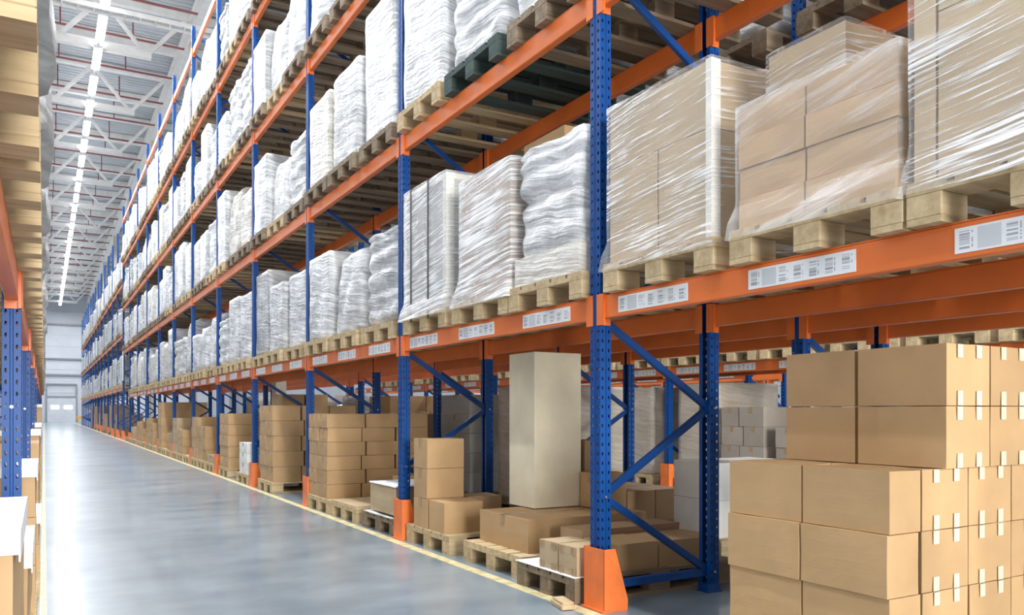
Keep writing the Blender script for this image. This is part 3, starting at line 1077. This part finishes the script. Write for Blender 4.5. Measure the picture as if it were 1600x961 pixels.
# bay 0, lowest shelf
for s in range(3):
    pallet(PX, (3.797, 4.567, 5.43)[s] * H, zl, 'pale wooden pallet, lowest shelf, first bay past the big blue post, %s' % SLOTN[s], 'wood', True, group='pallets of the long rack')
r = group_root('wrapped_load', LX0, 5.06 * H, LZ1, 'pale boxed load bound by two black straps, lowest shelf, first bay', 'wrapped load')
B = in_root(r, LX0, LX0 + 1.10, 5.06 * H, 5.80 * H, LZ1, 2.655 * H)
hh, dd = B[5] - B[4], B[3] - B[2]
carton(B[0], B[1], B[2], B[2] + dd * 0.5, B[4], B[5] - 0.05, '', 'greyb', None, 1, r)
carton(B[0], B[1], B[2] + dd * 0.5, B[3], B[4], B[5] - 0.05, '', 'greyb', None, 2, r)
link('top_board', MB().box(B[0] - 0.004, B[1], B[2], B[3], B[5] - 0.05, B[5]).mesh('top_board', M['board'], bevel=0.005), parent=r)
for yy in (B[2], B[3]):
    s = 1 if yy == B[2] else -1
    ya, yb = sorted((yy - 0.004 * s, yy + 0.05 * s))
    link('corner_board', MB().box(B[0] - 0.006, B[0] - 0.001, ya, yb, 0, hh - 0.05).mesh('corner_board', M['board']), parent=r)
ya, yb = B[2] - 0.006, B[2] - 0.001
link('corner_board', MB().box(B[0] - 0.006, B[0] + 0.06, ya, yb, 0, hh - 0.05).mesh('corner_board', M['board']), parent=r)
film(r, B[0], B[1], B[2], B[3], B[4], B[5], 'film_h', 4, 0.012)
for q in (0.36, 0.78):
    yy = B[2] + dd * q
    link('strap', MB().box(B[0] - 0.024, B[0] - 0.020, yy - 0.011, yy + 0.011, -0.06, hh + 0.016).box(B[0] - 0.024, B[1], yy - 0.011, yy + 0.011, hh + 0.012, hh + 0.016).mesh('strap', M['strap']), parent=r)
r = group_root('wrapped_load', LX0, 4.13 * H, LZ1, 'brown cartons in flared clear film, lowest shelf, middle of first bay', 'wrapped load')
B = in_root(r, LX0, LX0 + 1.12, 4.17 * H, 4.83 * H, LZ1, 2.50 * H)
hh, dd = B[5] - B[4], B[3] - B[2]
for k in range(2):
    for j in range(2):
        carton(B[0], B[0] + 0.55, B[2] + dd * j / 2, B[2] + dd * (j + 1) / 2, B[4] + hh * k / 2, B[4] + hh * (k + 1) / 2, '', 'kraft_d', None, k + j, r)
carton(B[0] + 0.56, B[1], B[2], B[3], B[4], B[4] + hh, '', 'kraft_d', None, 2, r)
carton(B[0] + 0.40, B[1], B[2], B[2] + dd * 0.75, B[4] + hh, B[4] + hh + 0.29, '', 'kraft', None, 3, r)
fm = soft_box(B[1] - B[0] + 0.03, dd + 0.03, hh + 0.02, 'film', 7, 24, 18, 24, True)
for i, (x, y, z) in enumerate(fm.v):             # the skirt flares out over the pallet
    q = max(0.0, 0.22 - z) / 0.22
    fm.v[i] = (x * (1 + 0.03 * q * q) - 0.02 * q * q, y * (1 + (0.24 if y > 0 else 0.0) * q * q), z - (0.045 if z < 0.01 else 0))
link('stretch_film', fm.mesh('stretch_film', M['film_h']), ((B[0] + B[1]) / 2, (B[2] + B[3]) / 2, 0), r)
r = wrapped(LX0 + 0.56, 3.785 * H, LZ1, 'bags', 'w1', 0.88, 'big lumpy white bag load on shelf, left of the big blue post', 2, True, 1.12, 0.69)
link('tray', soft_box(1.14, 0.70, 0.17, 'film', 2, 10, 8, 4).mesh('tray', M['w3']), (0, 0, 0), r)

# ---- the other slots ---------------------------------------------------------------
SPEC = {  # (bay, level, slot): (style, material, height)
    (0, 2, 0): ('drape', 'w1', 0.95), (0, 2, 1): ('bags', 'w1', 1.05), (0, 2, 2): ('box', 'w1', 1.05),
    (1, 1, 0): ('bags', 'w1', 0.88), (1, 1, 1): ('drape', 'w1', 0.84), (1, 1, 2): ('box', 'w1', 0.90),
    (1, 2, 0): ('box', 'w1', 1.18), (1, 2, 1): ('ribs', 'w1', 0.92), (1, 2, 2): ('box', 'w3', 0.90),
    (2, 1, 0): ('ribs', 'w1', 0.86), (2, 1, 1): ('ribs', 'w1', 0.84), (2, 1, 2): ('box', 'w2', 1.12),
    (2, 2, 0): ('bags', 'w1', 0.86), (2, 2, 1): ('drape', 'w1', 0.80), (2, 2, 2): ('box', 'w1', 1.0),
    (3, 1, 0): ('ribs', 'w1', 0.95), (3, 1, 1): ('box', 'w1', 1.0), (3, 1, 2): ('bags', 'w1', 0.80),
    (4, 1, 0): ('drape', 'w1', 1.0), (4, 1, 1): ('drape', 'w1', 0.85), (4, 1, 2): ('ribs', 'w1', 0.72),
}
def fill(n, k, z, phrase, levn, x, detail, fine, dim=False, spec=True, slots=(0, 1, 2), yoff=0.0, grp='loads of the long rack', hmax=1.18):
    for s in slots:
        y = slot_y(n, s) + yoff + R.uniform(-0.012, 0.012)
        jx = R.uniform(-0.02, 0.02)
        if not in_view(x - 0.6, x + 0.6, y - 0.4, y + 0.4, z, z + 1.2):
            continue
        st, mt, h = R.choice(['box', 'bags', 'ribs', 'drape', 'box', 'bags']), R.choice(['w1', 'w1', 'w1', 'w1', 'w3', 'w2']), R.choice([0.78, 0.88, 0.98, 1.08, 1.16])
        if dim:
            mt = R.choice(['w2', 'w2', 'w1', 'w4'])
        if spec and (n, k, s) in SPEC:
            st, mt, h = SPEC[(n, k, s)]
        h = min(h, hmax)
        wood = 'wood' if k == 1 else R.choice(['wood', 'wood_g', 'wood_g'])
        if spec and (n, k, s) == (0, 2, 1):
            wood = 'wood_green'
        slot = SLOTN[s]
        wd = {'wood': 'pale wooden pallet', 'wood_g': 'weathered shade-darkened wooden pallet', 'wood_green': 'dark green pallet'}[wood]
        pallet(x + jx, y, z + 0.0055, '%s, %s, %s, %s' % (wd, levn, phrase, slot), wood, detail, group='pallets of the long rack' if spec else 'pallets of the racks behind')
        wrapped(x + jx + 0.01, y, z + 0.0065 + PH, st, mt, h, '%s %s load, %s, %s, %s' % (STYLE_WORD[st], MAT_WORD[mt], levn, phrase, slot), None, fine, group=grp)

for n in range(-1, N_END):
    for k in range(1, 5):
        if k == 1 and n in (-1, 0, 10):
            continue
        if k >= 2 and n == -1 and k > 2:
            continue
        fill(n, k, level(k), bay_phrase(n), LEVELN[k], PX, n <= 1 or (n == 2 and k < 3), n <= 3)
for n in range(N_END, N_FAR):
    for k, z in enumerate(FAR_LEVELS):
        fill(n, k + 1, z, '%s bay beyond the white panel' % ORD[n - N_END + 1], LEVELN[k + 1], PX, False, False, True, False, grp='loads of the far rack section', hmax=1.5)
for n in range(-1, 2):
    fill(n, 1, L1, 'back-to-back rack, %s' % ('nearest bay' if n < 0 else '%s bay past big post' % ORD[n + 1]), 'lowest shelf', UB + 0.42, False, False, True, False, grp='loads of the back-to-back rack', hmax=1.0)
for n in range(-1, 2):
    fill(n, 2, level(2), 'back-to-back rack, %s' % ('nearest bay' if n < 0 else '%s bay past big post' % ORD[n + 1]), 'second shelf', UB + 0.42, False, False, True, False, grp='loads of the back-to-back rack', hmax=1.0)
for n in range(0, 6):
    fill(n, 1, L1, 'rack across the next aisle, bay %s' % ORD[n + 1], 'lowest shelf', UC + 0.42, False, False, False, False, yoff=-0.36 * H, grp='loads across the next aisle')

for n in range(2, 6):
    fill(n, 1, L1, 'third rack beyond, bay %s' % ORD[n + 1], 'lowest shelf', UE + 0.42, False, False, False, False, yoff=-0.36 * H, grp='loads of the third rack beyond')
# left rack: pallets and loads over the camera's left
for k in range(-1, 11):
    for s in range(3):
        y = VL + k * BAY + PW + (BAY - PW) * (1 + 2 * s) / 6
        z = level(1) - 0.016
        if y < 1.0:
            continue
        ph = 'rack on the left edge, bay %s, %s' % (ORD[k + 2], SLOTN[s])
        pallet(-0.004 - 0.6 - R.uniform(0, 0.008), y, z, 'pale wooden pallet overhead, %s' % ph, 'wood', k < 2, group='pallets of the rack on the left')
        wrapped(0.002 - 0.6, y, z + PH + 0.001, R.choice(['bags', 'drape']), 'w1', R.choice([0.9, 1.05]), 'white wrapped load overhead, %s' % ph, None, k < 2, 1.2, 0.79, 'loads of the rack on the left')

# ------------------------------------------------------------------ floor level: big cartons at the right
GRP_BIG = 'big cartons by the right edge'
u0, u1 = 2.50 * H, 3.62 * H
pallet(2.52 * H + 0.6, 2.127 * H, 0, 'wooden pallet under the big carton stack at the right edge', 'wood', True)
rows = [PH + 0.001 + 0.2305 * i for i in range(4)]
ROWN = ['bottom row', 'second row', 'third row']
for i in range(3):
    z0, z1 = rows[i], rows[i + 1]
    dx = (0.0, 0.0, 0.0)[i]
    ucut = [u0, 2.68 * H, 2.965 * H, 3.25 * H, u1]
    va, vb, vc = 1.749 * H, 2.126 * H, 2.504 * H
    sh = 0.012 * (i % 2)
    carton(u0 - sh, ucut[1] - sh, va, vb, z0, z1, 'big kraft carton, %s of the right-edge stack, at its near aisle corner' % ROWN[i], 'kraft', None, i, None, GRP_BIG)
    carton(u0 - sh, ucut[1] - sh, vb, vc, z0, z1, 'big kraft carton, %s of the right-edge stack, far aisle side' % ROWN[i], 'kraft', None, i + 1, None, GRP_BIG)
    for j in range(1, 4):
        carton(ucut[j], ucut[j + 1], va, vb, z0, z1, 'big kraft carton, %s of the right-edge stack, %s along its taped face' % (ROWN[i], ORD[j + 1]), 'kraft', 'tabs', i + j, None, GRP_BIG)
        if True:
            carton(ucut[j], ucut[j + 1], vb, vc, z0, z1, 'big kraft carton, %s of the right-edge stack, %s behind the taped face' % (ROWN[i], ORD[j]), 'kraft', None, i + j, None, GRP_BIG)
for i in range(2):
    z0 = rows[3] + 0.0 + 0.236 * i
    z1 = z0 + 0.236
    nm = 'topmost' if i else 'fourth row'
    uc = [2.77 * H, 3.05 * H, 3.335 * H, 3.62 * H]
    carton(uc[0], uc[1], 1.717 * H, 2.086 * H, z0, z1, 'big kraft carton, %s of the right-edge stack, near aisle corner' % nm, 'kraft', 'tabs', 2 + i, None, GRP_BIG)
    carton(uc[0], uc[1], 2.092 * H, 2.44 * H, z0, z1, 'big kraft carton, %s of the right-edge stack, far aisle side' % nm, 'kraft', None, 3 + i, None, GRP_BIG)
    for j in (1, 2):
        carton(uc[j], uc[j + 1], 1.717 * H, 2.086 * H, z0, z1, 'big kraft carton, %s of the right-edge stack, %s along its taped face' % (nm, ORD[j + 1]), 'kraft', 'tabs', i + j, None, GRP_BIG)

# ------------------------------------------------------------------ floor level, first bay past the big post
# near slot: taped long box on a white sheet, low brown boxes behind
pallet(2.37 * H + 0.6, 3.752 * H, 0, 'wooden pallet on the floor by the big post under a white sheet', 'wood_g', True).scale = (1, 0.78, 1)
sh = link('packing_sheet', MB().box(2.36 * H, 2.60 * H, 3.45 * H, 4.05 * H, PH + 0.001, PH + 0.006).mesh('packing_sheet', M['sheet'], bevel=0.0015))
tag(sh, 'white sheet lying on the floor pallet beside the big blue post', 'sheet')
zz = PH + 0.0065
o = carton(2.38 * H, 2.60 * H, 3.455 * H, 3.635 * H, zz, zz + 0.16, 'low taped carton half hidden by the orange guard of the big post', 'kraft_p', None, 1)
TT4 = [MB().box(-0.1195, -0.1155, yy - 0.018, yy + 0.018, z0 + 0.004, z0 + 0.04).mesh('packing_tape', M['tape_b']) for yy in (0.06, -0.06) for z0 in (0.0, 0.115)]
for t in TT4:
    link('packing_tape', t, (0, 0, 0), o)
o = carton(2.38 * H, 2.60 * H, 3.640 * H, 3.828 * H, zz, zz + 0.16, 'low taped carton on the white sheet, left of its twin', 'kraft_p', None, 2)
for t in TT4:
    link('packing_tape', t, (0, 0, 0), o)
zp = PH + 0.001
carton(2.66 * H, 2.95 * H, 3.48 * H, 3.80 * H, zp, zp + 0.155, 'low brown carton behind the big post, seen left of the diagonal brace', 'kraft', None, 3)
carton(2.955 * H, 3.40 * H, 3.48 * H, 3.80 * H, zp, zp + 0.150, 'low brown carton behind the big post, under the diagonal brace', 'kraft', None, 4)
carton(2.66 * H, 3.40 * H, 3.81 * H, 4.04 * H, zp, zp + 0.19, 'long brown carton at the back of the white-sheeted pallet', 'kraft_d', None, 5)
# middle slot
pallet(2.44 * H + 0.6, 4.50 * H, 0, 'wooden pallet on the floor under the low wide carton', 'wood', True)
carton(2.535 * H, 3.45 * H, 4.19 * H, 4.835 * H, zp, zp + 0.215, 'low wide kraft carton carrying the tall cream carton', 'kraft', 'top', 1)
o = carton(2.85 * H, 3.24 * H, 4.64 * H, 4.985 * H, zp + 0.219, 1.405 * H, 'tall narrow cream carton standing on the low wide carton', 'cream', None, 0)
carton(3.215 * H, 3.45 * H, 4.40 * H, 4.63 * H, zp + 0.219, zp + 0.47, 'kraft carton on the low wide carton, right of the cream carton, behind the big post', 'kraft', 'top', 4)
carton(3.265 * H, 3.44 * H, 4.645 * H, 4.985 * H, zp + 0.219, 0.80 * H, 'slim brown carton just behind the tall cream carton', 'kraft_d', None, 1)
# far slot
pallet(2.42 * H + 0.6, 5.44 * H, 0, 'wooden pallet on the floor under the small mixed cartons', 'wood', True)
b1 = zp
hb = 0.232
carton(2.43 * H, 2.745 * H, 5.165 * H, 5.435 * H, b1, b1 + hb, 'small kraft carton standing alone at the pallet front corner', 'kraft', None, 2)
for i, nm in enumerate(('bottom', 'middle', 'top')):
    carton(2.425 * H, 2.735 * H, 5.45 * H, 5.70 * H, b1 + hb * i, b1 + hb * (i + 1), 'small kraft carton, %s of the three-high column on that pallet' % nm, 'kraft', 'top', i)
carton(2.76 * H, 3.06 * H, 5.45 * H, 5.70 * H, b1, b1 + hb, 'small kraft carton behind the three-high column on the pallet', 'kraft_d', None, 2)
# wood offcut on the floor
oc = link('wood_offcut', MB().box(-0.085, 0.085, -0.04, 0.04, 0, 0.022).box(-0.07, 0.085, -0.035, 0.03, 0.022, 0.036).mesh('wood_offcut', M['wood'], bevel=0.002), (2.30 * H, 3.46 * H, 0.003), rz=1.35)
tag(oc, 'pale wood offcut lying on the floor line by the big orange guard', 'wood offcut')

# ------------------------------------------------------------------ stacks of cartons on floor pallets further along
def stack(x0, y0, y1, depth, layers, hl, nu, nv, where, mat='kraft', z0=None, full_top=True, label='kraft carton', group=None, jit=0.006):
    """cartons in layers: nv along the aisle, nu deep. Only the shell that can be seen is kept, the top layer whole."""
    z0 = PH + 0.001 if z0 is None else z0
    for k in range(layers):
        a, b = (nu, nv) if k % 2 == 0 else (nu, nv)
        for i in range(a):
            for j in range(b):
                fa, fb = (0.0, 0.0)
                if k % 2 and a > 1:
                    fa = 0.12
                xa = x0 + depth * (i / a + (fa / a if 0 < i else 0))
                xb = x0 + depth * ((i + 1) / a + (fa / a if i + 1 < a else 0))
                fy = 0.14 if k % 2 else -0.06
                ya = y0 + (y1 - y0) * (j / b + (fy / b if 0 < j else 0))
                yb = y0 + (y1 - y0) * ((j + 1) / b + (fy / b if j + 1 < b else 0))
                kind = ('aisle side' if i == 0 and j else 'near corner' if i == 0 else 'near side')
                what = '%s, %s layer up, %s%s, %s' % (label, ORD[k + 1], kind, (' place %s' % ('one', 'two', 'three', 'four', 'five')[j if kind == 'aisle side' else i]) if kind != 'near corner' else '', where)
                if i > 0 and j > 0:
                    what = '%s, %s layer, row %s place %s from the corner, %s' % (label, ORD[k + 1], ('one', 'two', 'three', 'four')[j], ('one', 'two', 'three', 'four', 'five')[i], where)
                q = R.uniform(-jit, jit)
                carton(xa + q + jit, xb + q - jit * 0 - 0.002, ya + jit, yb - jit * 0.2, z0 + hl * k, z0 + hl * (k + 1), what, mat, 'top' if i == 0 else None, None, None, group, rz=0)

def floor_y(n, s):
    return slot_y(n, s) - (0.05 if s == 2 else 0.0)

def fpallet(n, s, x, label, y=None, mat='wood', detail=True):
    pallet(x + 0.6, floor_y(n, s) if y is None else y, 0, label, mat, detail)

# second bay past the big post: six-layer stack, then two half-empty pallets
fpallet(1, 2, 2.395 * H, 'wooden pallet under the six-layer carton stack in the second bay', 8.074 * H)
stack(2.405 * H, 7.82 * H, 8.455 * H, 1.15, 6, 0.147, 3, 2, 'six-layer stack', 'kraft', group='cartons of the six-layer stack')
fpallet(1, 1, 2.40 * H, 'wooden floor pallet topped with a board, beside the six-layer stack', 7.30 * H)
bd = link('plywood_board', MB().box(2.41 * H, 2.41 * H + 0.5, 7.32 * H - 0.37, 7.32 * H + 0.37, PH + 0.001, PH + 0.014).mesh('plywood_board', M['kraft_p'], bevel=0.002))
tag(bd, 'pale plywood board on the floor pallet beside the six-layer stack', 'board')
carton(2.91 * H, 3.20 * H, 7.02 * H, 7.35 * H, PH + 0.001, PH + 0.26, 'kraft carton behind the plywood board in the second bay', 'kraft', 'top', 1)
carton(3.22 * H, 3.50 * H, 7.00 * H, 7.36 * H, PH + 0.001, PH + 0.42, 'taller kraft carton at the back behind the plywood board', 'kraft', None, 2)
fpallet(1, 0, 2.41 * H, 'weathered shade-darkened floor pallet with ragged film just beyond the second orange guard', 6.42 * H, 'wood_g')
r = carton(2.43 * H, 2.98 * H, 6.08 * H, 6.66 * H, PH + 0.026, PH + 0.26, 'wrinkled kraft carton with a white lid beyond the second orange guard', 'kraft_p', None, 4)
link('lid', MB().box(-0.295, 0.295, -0.31, 0.31, 0.237, 0.252).mesh('lid', M['sheet'], bevel=0.004), parent=r)
rg = soft_box(0.66, 0.74, 0.012, 'ribs', 3, 14, 12, 1)
o = link('film_scrap', rg.mesh('film_scrap', M['w1'], smooth=True), (2.42 * H + 0.30, 6.40 * H, PH + 0.0005))
tag(o, 'crumpled white film under the wrinkled carton beyond the second guard', 'film scrap')

# third bay past the big post: five layers plus a taller pile behind
fpallet(2, 2, 2.395 * H, 'wooden pallet under the five-layer carton stack in the third bay', 10.35 * H)
stack(2.40 * H, 9.98 * H, 10.68 * H, 1.12, 5, 0.197, 3, 2, 'five-layer stack', 'kraft', group='cartons of the five-layer stack')

# fourth bay
fpallet(3, 2, 2.39 * H, 'wooden pallet under the plain kraft stack in the fourth bay', 13.05 * H)
stack(2.39 * H, 12.7 * H, 13.40 * H, 1.12, 5, 0.175, 2, 1, 'fourth-bay stack', 'kraft', group='cartons of the fourth-bay stack')
fpallet(3, 0, 2.39 * H, 'wooden pallet under the white boxes beside the third guard', 11.68 * H)
for k in range(3):
    carton(2.40 * H, 2.40 * H + 0.45, 11.42 * H, 11.92 * H, PH + 0.001 + 0.15 * k, PH + 0.151 + 0.15 * k, 'white carton, %s up, on the pallet beside the third guard' % ORD[k + 1], 'whiteb', 'top', k)
stack(2.40 * H + 0.48, 11.32 * H, 11.95 * H, 0.68, 5, 0.232, 2, 1, 'behind the white boxes', 'kraft', label='kraft carton', group='cartons behind the white boxes')
# further bays: one or two stacks each
FAR_STACKS = [  # bay, slot, layers, layer height, nu, nv
    (4, 2, 4, 0.20, 2, 2), (4, 1, 3, 0.21, 2, 2), (4, 0, 1, 0.14, 1, 1), (5, 2, 4, 0.19, 1, 2), (5, 1, 3, 0.17, 1, 2), (6, 2, 6, 0.19, 1, 2), (6, 0, 2, 0.2, 1, 2),
    (7, 2, 4, 0.18, 1, 1), (7, 1, 3, 0.20, 1, 2), (8, 1, 2, 0.20, 1, 2), (8, 2, 3, 0.2, 1, 1), (9, 1, 2, 0.2, 1, 1)]
for (n, s, ly, hl, nu, nv) in FAR_STACKS:
    yy = floor_y(n, s)
    fpallet(n, s, 2.39 * H, 'wooden floor pallet, %s, %s' % (bay_phrase(n), SLOTN[s]), None, 'wood', False)
    stack(2.40 * H, yy - 0.37, yy + 0.37, 1.1, ly, hl, nu, nv, '%s bay %s' % (ORD[n + 1], SLOTN[s]), R.choice(['kraft', 'kraft_p', 'kraft']), label='small carton', group='cartons on the far floor pallets')
for n in range(3, 11):
    for s in range(3):
        if any(a[0] == n and a[1] == s for a in FAR_STACKS) or n == 3:
            continue
        if n == 10 and s > 0:
            continue
        fpallet(n, s, 2.39 * H, 'empty-fronted wooden floor pallet, %s, %s' % (bay_phrase(n), SLOTN[s]), None, 'wood', False)
        stack(2.55 * H, floor_y(n, s) - 0.35, floor_y(n, s) + 0.3, 0.8, 1 + (n + s) % 2, 0.22, 1, 1, 'set back, %s bay %s' % (ORD[n + 1], SLOTN[s]), 'kraft_d', label='brown carton', group='cartons set back on floor pallets')
for n in range(12, 20):
    s = n % 3
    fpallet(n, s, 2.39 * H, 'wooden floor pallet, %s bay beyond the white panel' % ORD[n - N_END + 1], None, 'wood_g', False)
    stack(2.42 * H, floor_y(n, s) - 0.35, floor_y(n, s) + 0.35, 1.0, 2 + n % 2, 0.4, 1, 1, '%s bay beyond the white panel' % ORD[n - N_END + 1], 'kraft_d', label='brown carton', group='cartons in the far section')

# ------------------------------------------------------------------ floor level of the racks behind
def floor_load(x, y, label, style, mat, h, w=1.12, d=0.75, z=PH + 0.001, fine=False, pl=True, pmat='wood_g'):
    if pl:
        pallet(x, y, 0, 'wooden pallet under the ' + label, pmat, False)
    wrapped(x, y, z, style, mat, h, label, None, fine, w, d, 'loads on the floor behind')
# back-to-back rack
UF = UB - 0.02
pallet(UF + 0.6, 4.35 * H, 0, 'yellowish pallet under the white cartons behind the big rear post', 'wood', True)
for k in range(2):
    for j in range(2):
        carton(3.66 * H + 0.30 + 0.40 * j, 3.66 * H + 0.70 + 0.40 * j, 4.05 * H, 4.5 * H, PH + 0.001 + 0.27 * k, PH + 0.001 + 0.27 * (k + 1), 'white carton behind the big rear post, %s row, %s' % (('lower', 'upper')[k], ('left', 'right')[j]), 'whiteb', None, k, None, 'white cartons behind the rear post')
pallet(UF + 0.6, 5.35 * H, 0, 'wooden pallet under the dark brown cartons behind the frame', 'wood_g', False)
for j in range(2):
    carton(UF + 0.02 + 0.3 * j, UF + 0.32 + 0.3 * j, 5.0 * H, 5.7 * H, PH + 0.001, 0.40, 'dark brown carton behind the zigzag frame, %s of the pair' % ('left', 'right')[j], 'kraft_d', 'top', j)
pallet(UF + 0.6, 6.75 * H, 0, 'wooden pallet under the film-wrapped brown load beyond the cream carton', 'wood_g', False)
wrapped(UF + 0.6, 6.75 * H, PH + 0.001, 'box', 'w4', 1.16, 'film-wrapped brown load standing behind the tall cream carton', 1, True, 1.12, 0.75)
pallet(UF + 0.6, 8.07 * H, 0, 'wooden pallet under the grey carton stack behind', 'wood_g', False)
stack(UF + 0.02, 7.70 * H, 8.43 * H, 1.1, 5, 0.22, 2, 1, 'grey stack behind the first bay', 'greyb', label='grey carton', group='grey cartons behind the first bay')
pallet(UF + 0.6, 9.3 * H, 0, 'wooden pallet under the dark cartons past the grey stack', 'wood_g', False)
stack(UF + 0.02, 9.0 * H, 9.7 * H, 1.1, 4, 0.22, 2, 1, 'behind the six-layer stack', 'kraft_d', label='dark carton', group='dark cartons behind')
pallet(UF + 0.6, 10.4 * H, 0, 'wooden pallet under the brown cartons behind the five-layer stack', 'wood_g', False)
stack(UF + 0.02, 10.0 * H, 10.8 * H, 1.1, 5, 0.225, 2, 1, 'behind the five-layer stack', 'kraft', label='brown carton', group='brown cartons behind')
floor_load(UF + 0.6, 11.66 * H, 'grey wrapped floor load behind the third bay', 'box', 'w2', 1.15)
floor_load(UF + 0.6, 12.6 * H, 'lumpy pale floor load behind the third bay', 'drape', 'w2', 1.05)
floor_load(UF + 0.6, 14.3 * H, 'brown wrapped floor load behind the fourth bay', 'box', 'w4', 1.2)
floor_load(UF + 0.6, 15.8 * H, 'dark wrapped floor load behind the fifth bay', 'box', 'w4', 1.0)
floor_load(UF + 0.6, 18.4 * H, 'brown wrapped floor load behind the sixth bay', 'box', 'w4', 1.25)
# across the next aisle
XC = UC + 0.02
ph = 0
for i, (yy, st, mt, h, lab) in enumerate((
        (7.71, 'box', 'w4', 1.28, 'tall brown film-wrapped load across the next aisle, right of the guard'),
        (8.93, 'ribs', 'w4', 1.25, 'brown ribbed load across the next aisle, left of the guard'),
        (9.72, 'box', 'w2', 1.20, 'grey wrapped floor load across the next aisle, past the ribbed one'),
        (12.0, 'box', 'w4', 1.10, 'brown wrapped floor load far along across the next aisle'))):
    floor_load(XC + 0.6, yy * H, lab, st, mt, h, fine=(i < 2), pmat='wood')
for j, (yy, ly) in enumerate(((6.1, 3), (6.95, 4))):
    pallet(XC + 0.6, yy * H, 0, 'wooden pallet across the next aisle under %s taupe cartons' % ('low', 'higher')[j], 'wood', False)
    stack(XC + 0.03, yy * H - 0.36, yy * H + 0.36, 1.1, ly, 0.24, 2, 2, '%s pile across next aisle' % ('low', 'high')[j], 'taupe', label='taupe carton', group='taupe cartons across the next aisle')
for j, yy in enumerate((9.2, 10.2, 11.3, 12.2)):
    floor_load(UE + 0.6, yy * H, 'pale load, third rack beyond, %s along' % ORD[j + 1], 'box', ('w3', 'w2', 'w1', 'w3')[j], (1.0, 1.2, 0.9, 1.1)[j])

# ------------------------------------------------------------------ floor level at the left
def left_stack(v0, v1, layers, hl, label, white=True, mat='kraft', front=-0.045, wid=0.62):
    x1 = front * H
    x0 = x1 - wid
    pallet(x1 - 0.6, (v0 + v1) / 2 * H, 0, 'wooden pallet under the ' + label, 'wood', True)
    for k in range(layers):
        o = carton(x0, x1, v0 * H, v1 * H, PH + 0.001 + hl * k, PH + 0.001 + hl * (k + 1), '%s carton of the %s' % (('bottom', 'middle', 'top', 'upper')[k] if layers > 1 else 'only', label), mat, None, k)
    if white:
        z = PH + 0.002 + hl * layers
        s = link('packing_sheet', MB().box(x0 - 0.005, x1 + 0.006, v0 * H - 0.006, v1 * H + 0.006, z, z + 0.012).box(x1 + 0.003, x1 + 0.006, v0 * H - 0.006, v1 * H + 0.006, z - 0.05, z).box(x0 - 0.005, x1 + 0.006, v0 * H - 0.009, v0 * H - 0.006, z - 0.035, z).mesh('packing_sheet', M['sheet']))
        tag(s, 'white sheet on top of the ' + label, 'sheet')
left_stack(1.83, 2.56, 2, 0.325, 'nearest carton pile at the left edge')
left_stack(2.75, 3.40, 2, 0.23, 'second carton pile at the left edge', front=-0.035)
left_stack(4.02, 4.72, 3, 0.215, 'third carton pile at the left edge', front=-0.03)
left_stack(5.1, 5.75, 2, 0.15, 'fourth carton pile at the left edge', front=-0.02)
left_stack(7.0, 7.7, 3, 0.22, 'fifth carton pile at the left edge', False, front=-0.03)
left_stack(8.15, 8.85, 3, 0.24, 'sixth carton pile at the left edge', front=-0.03)
left_stack(10.7, 11.4, 3, 0.25, 'seventh carton pile at the left edge', front=-0.03)
left_stack(13.3, 14.0, 4, 0.25, 'eighth carton pile at the left edge', front=-0.03)

# ------------------------------------------------------------------ view
sc = bpy.context.scene
sc.view_settings.view_transform = 'Standard'
sc.view_settings.look = 'None'
sc.view_settings.gamma = 1.0
sc.view_settings.use_curve_mapping = False
sc.view_settings.exposure = 0.0
sc.cycles.use_denoising = True
sc.cycles.max_bounces = 8
sc.cycles.transparent_max_bounces = 16
sc.cycles.sample_clamp_indirect = 6.0
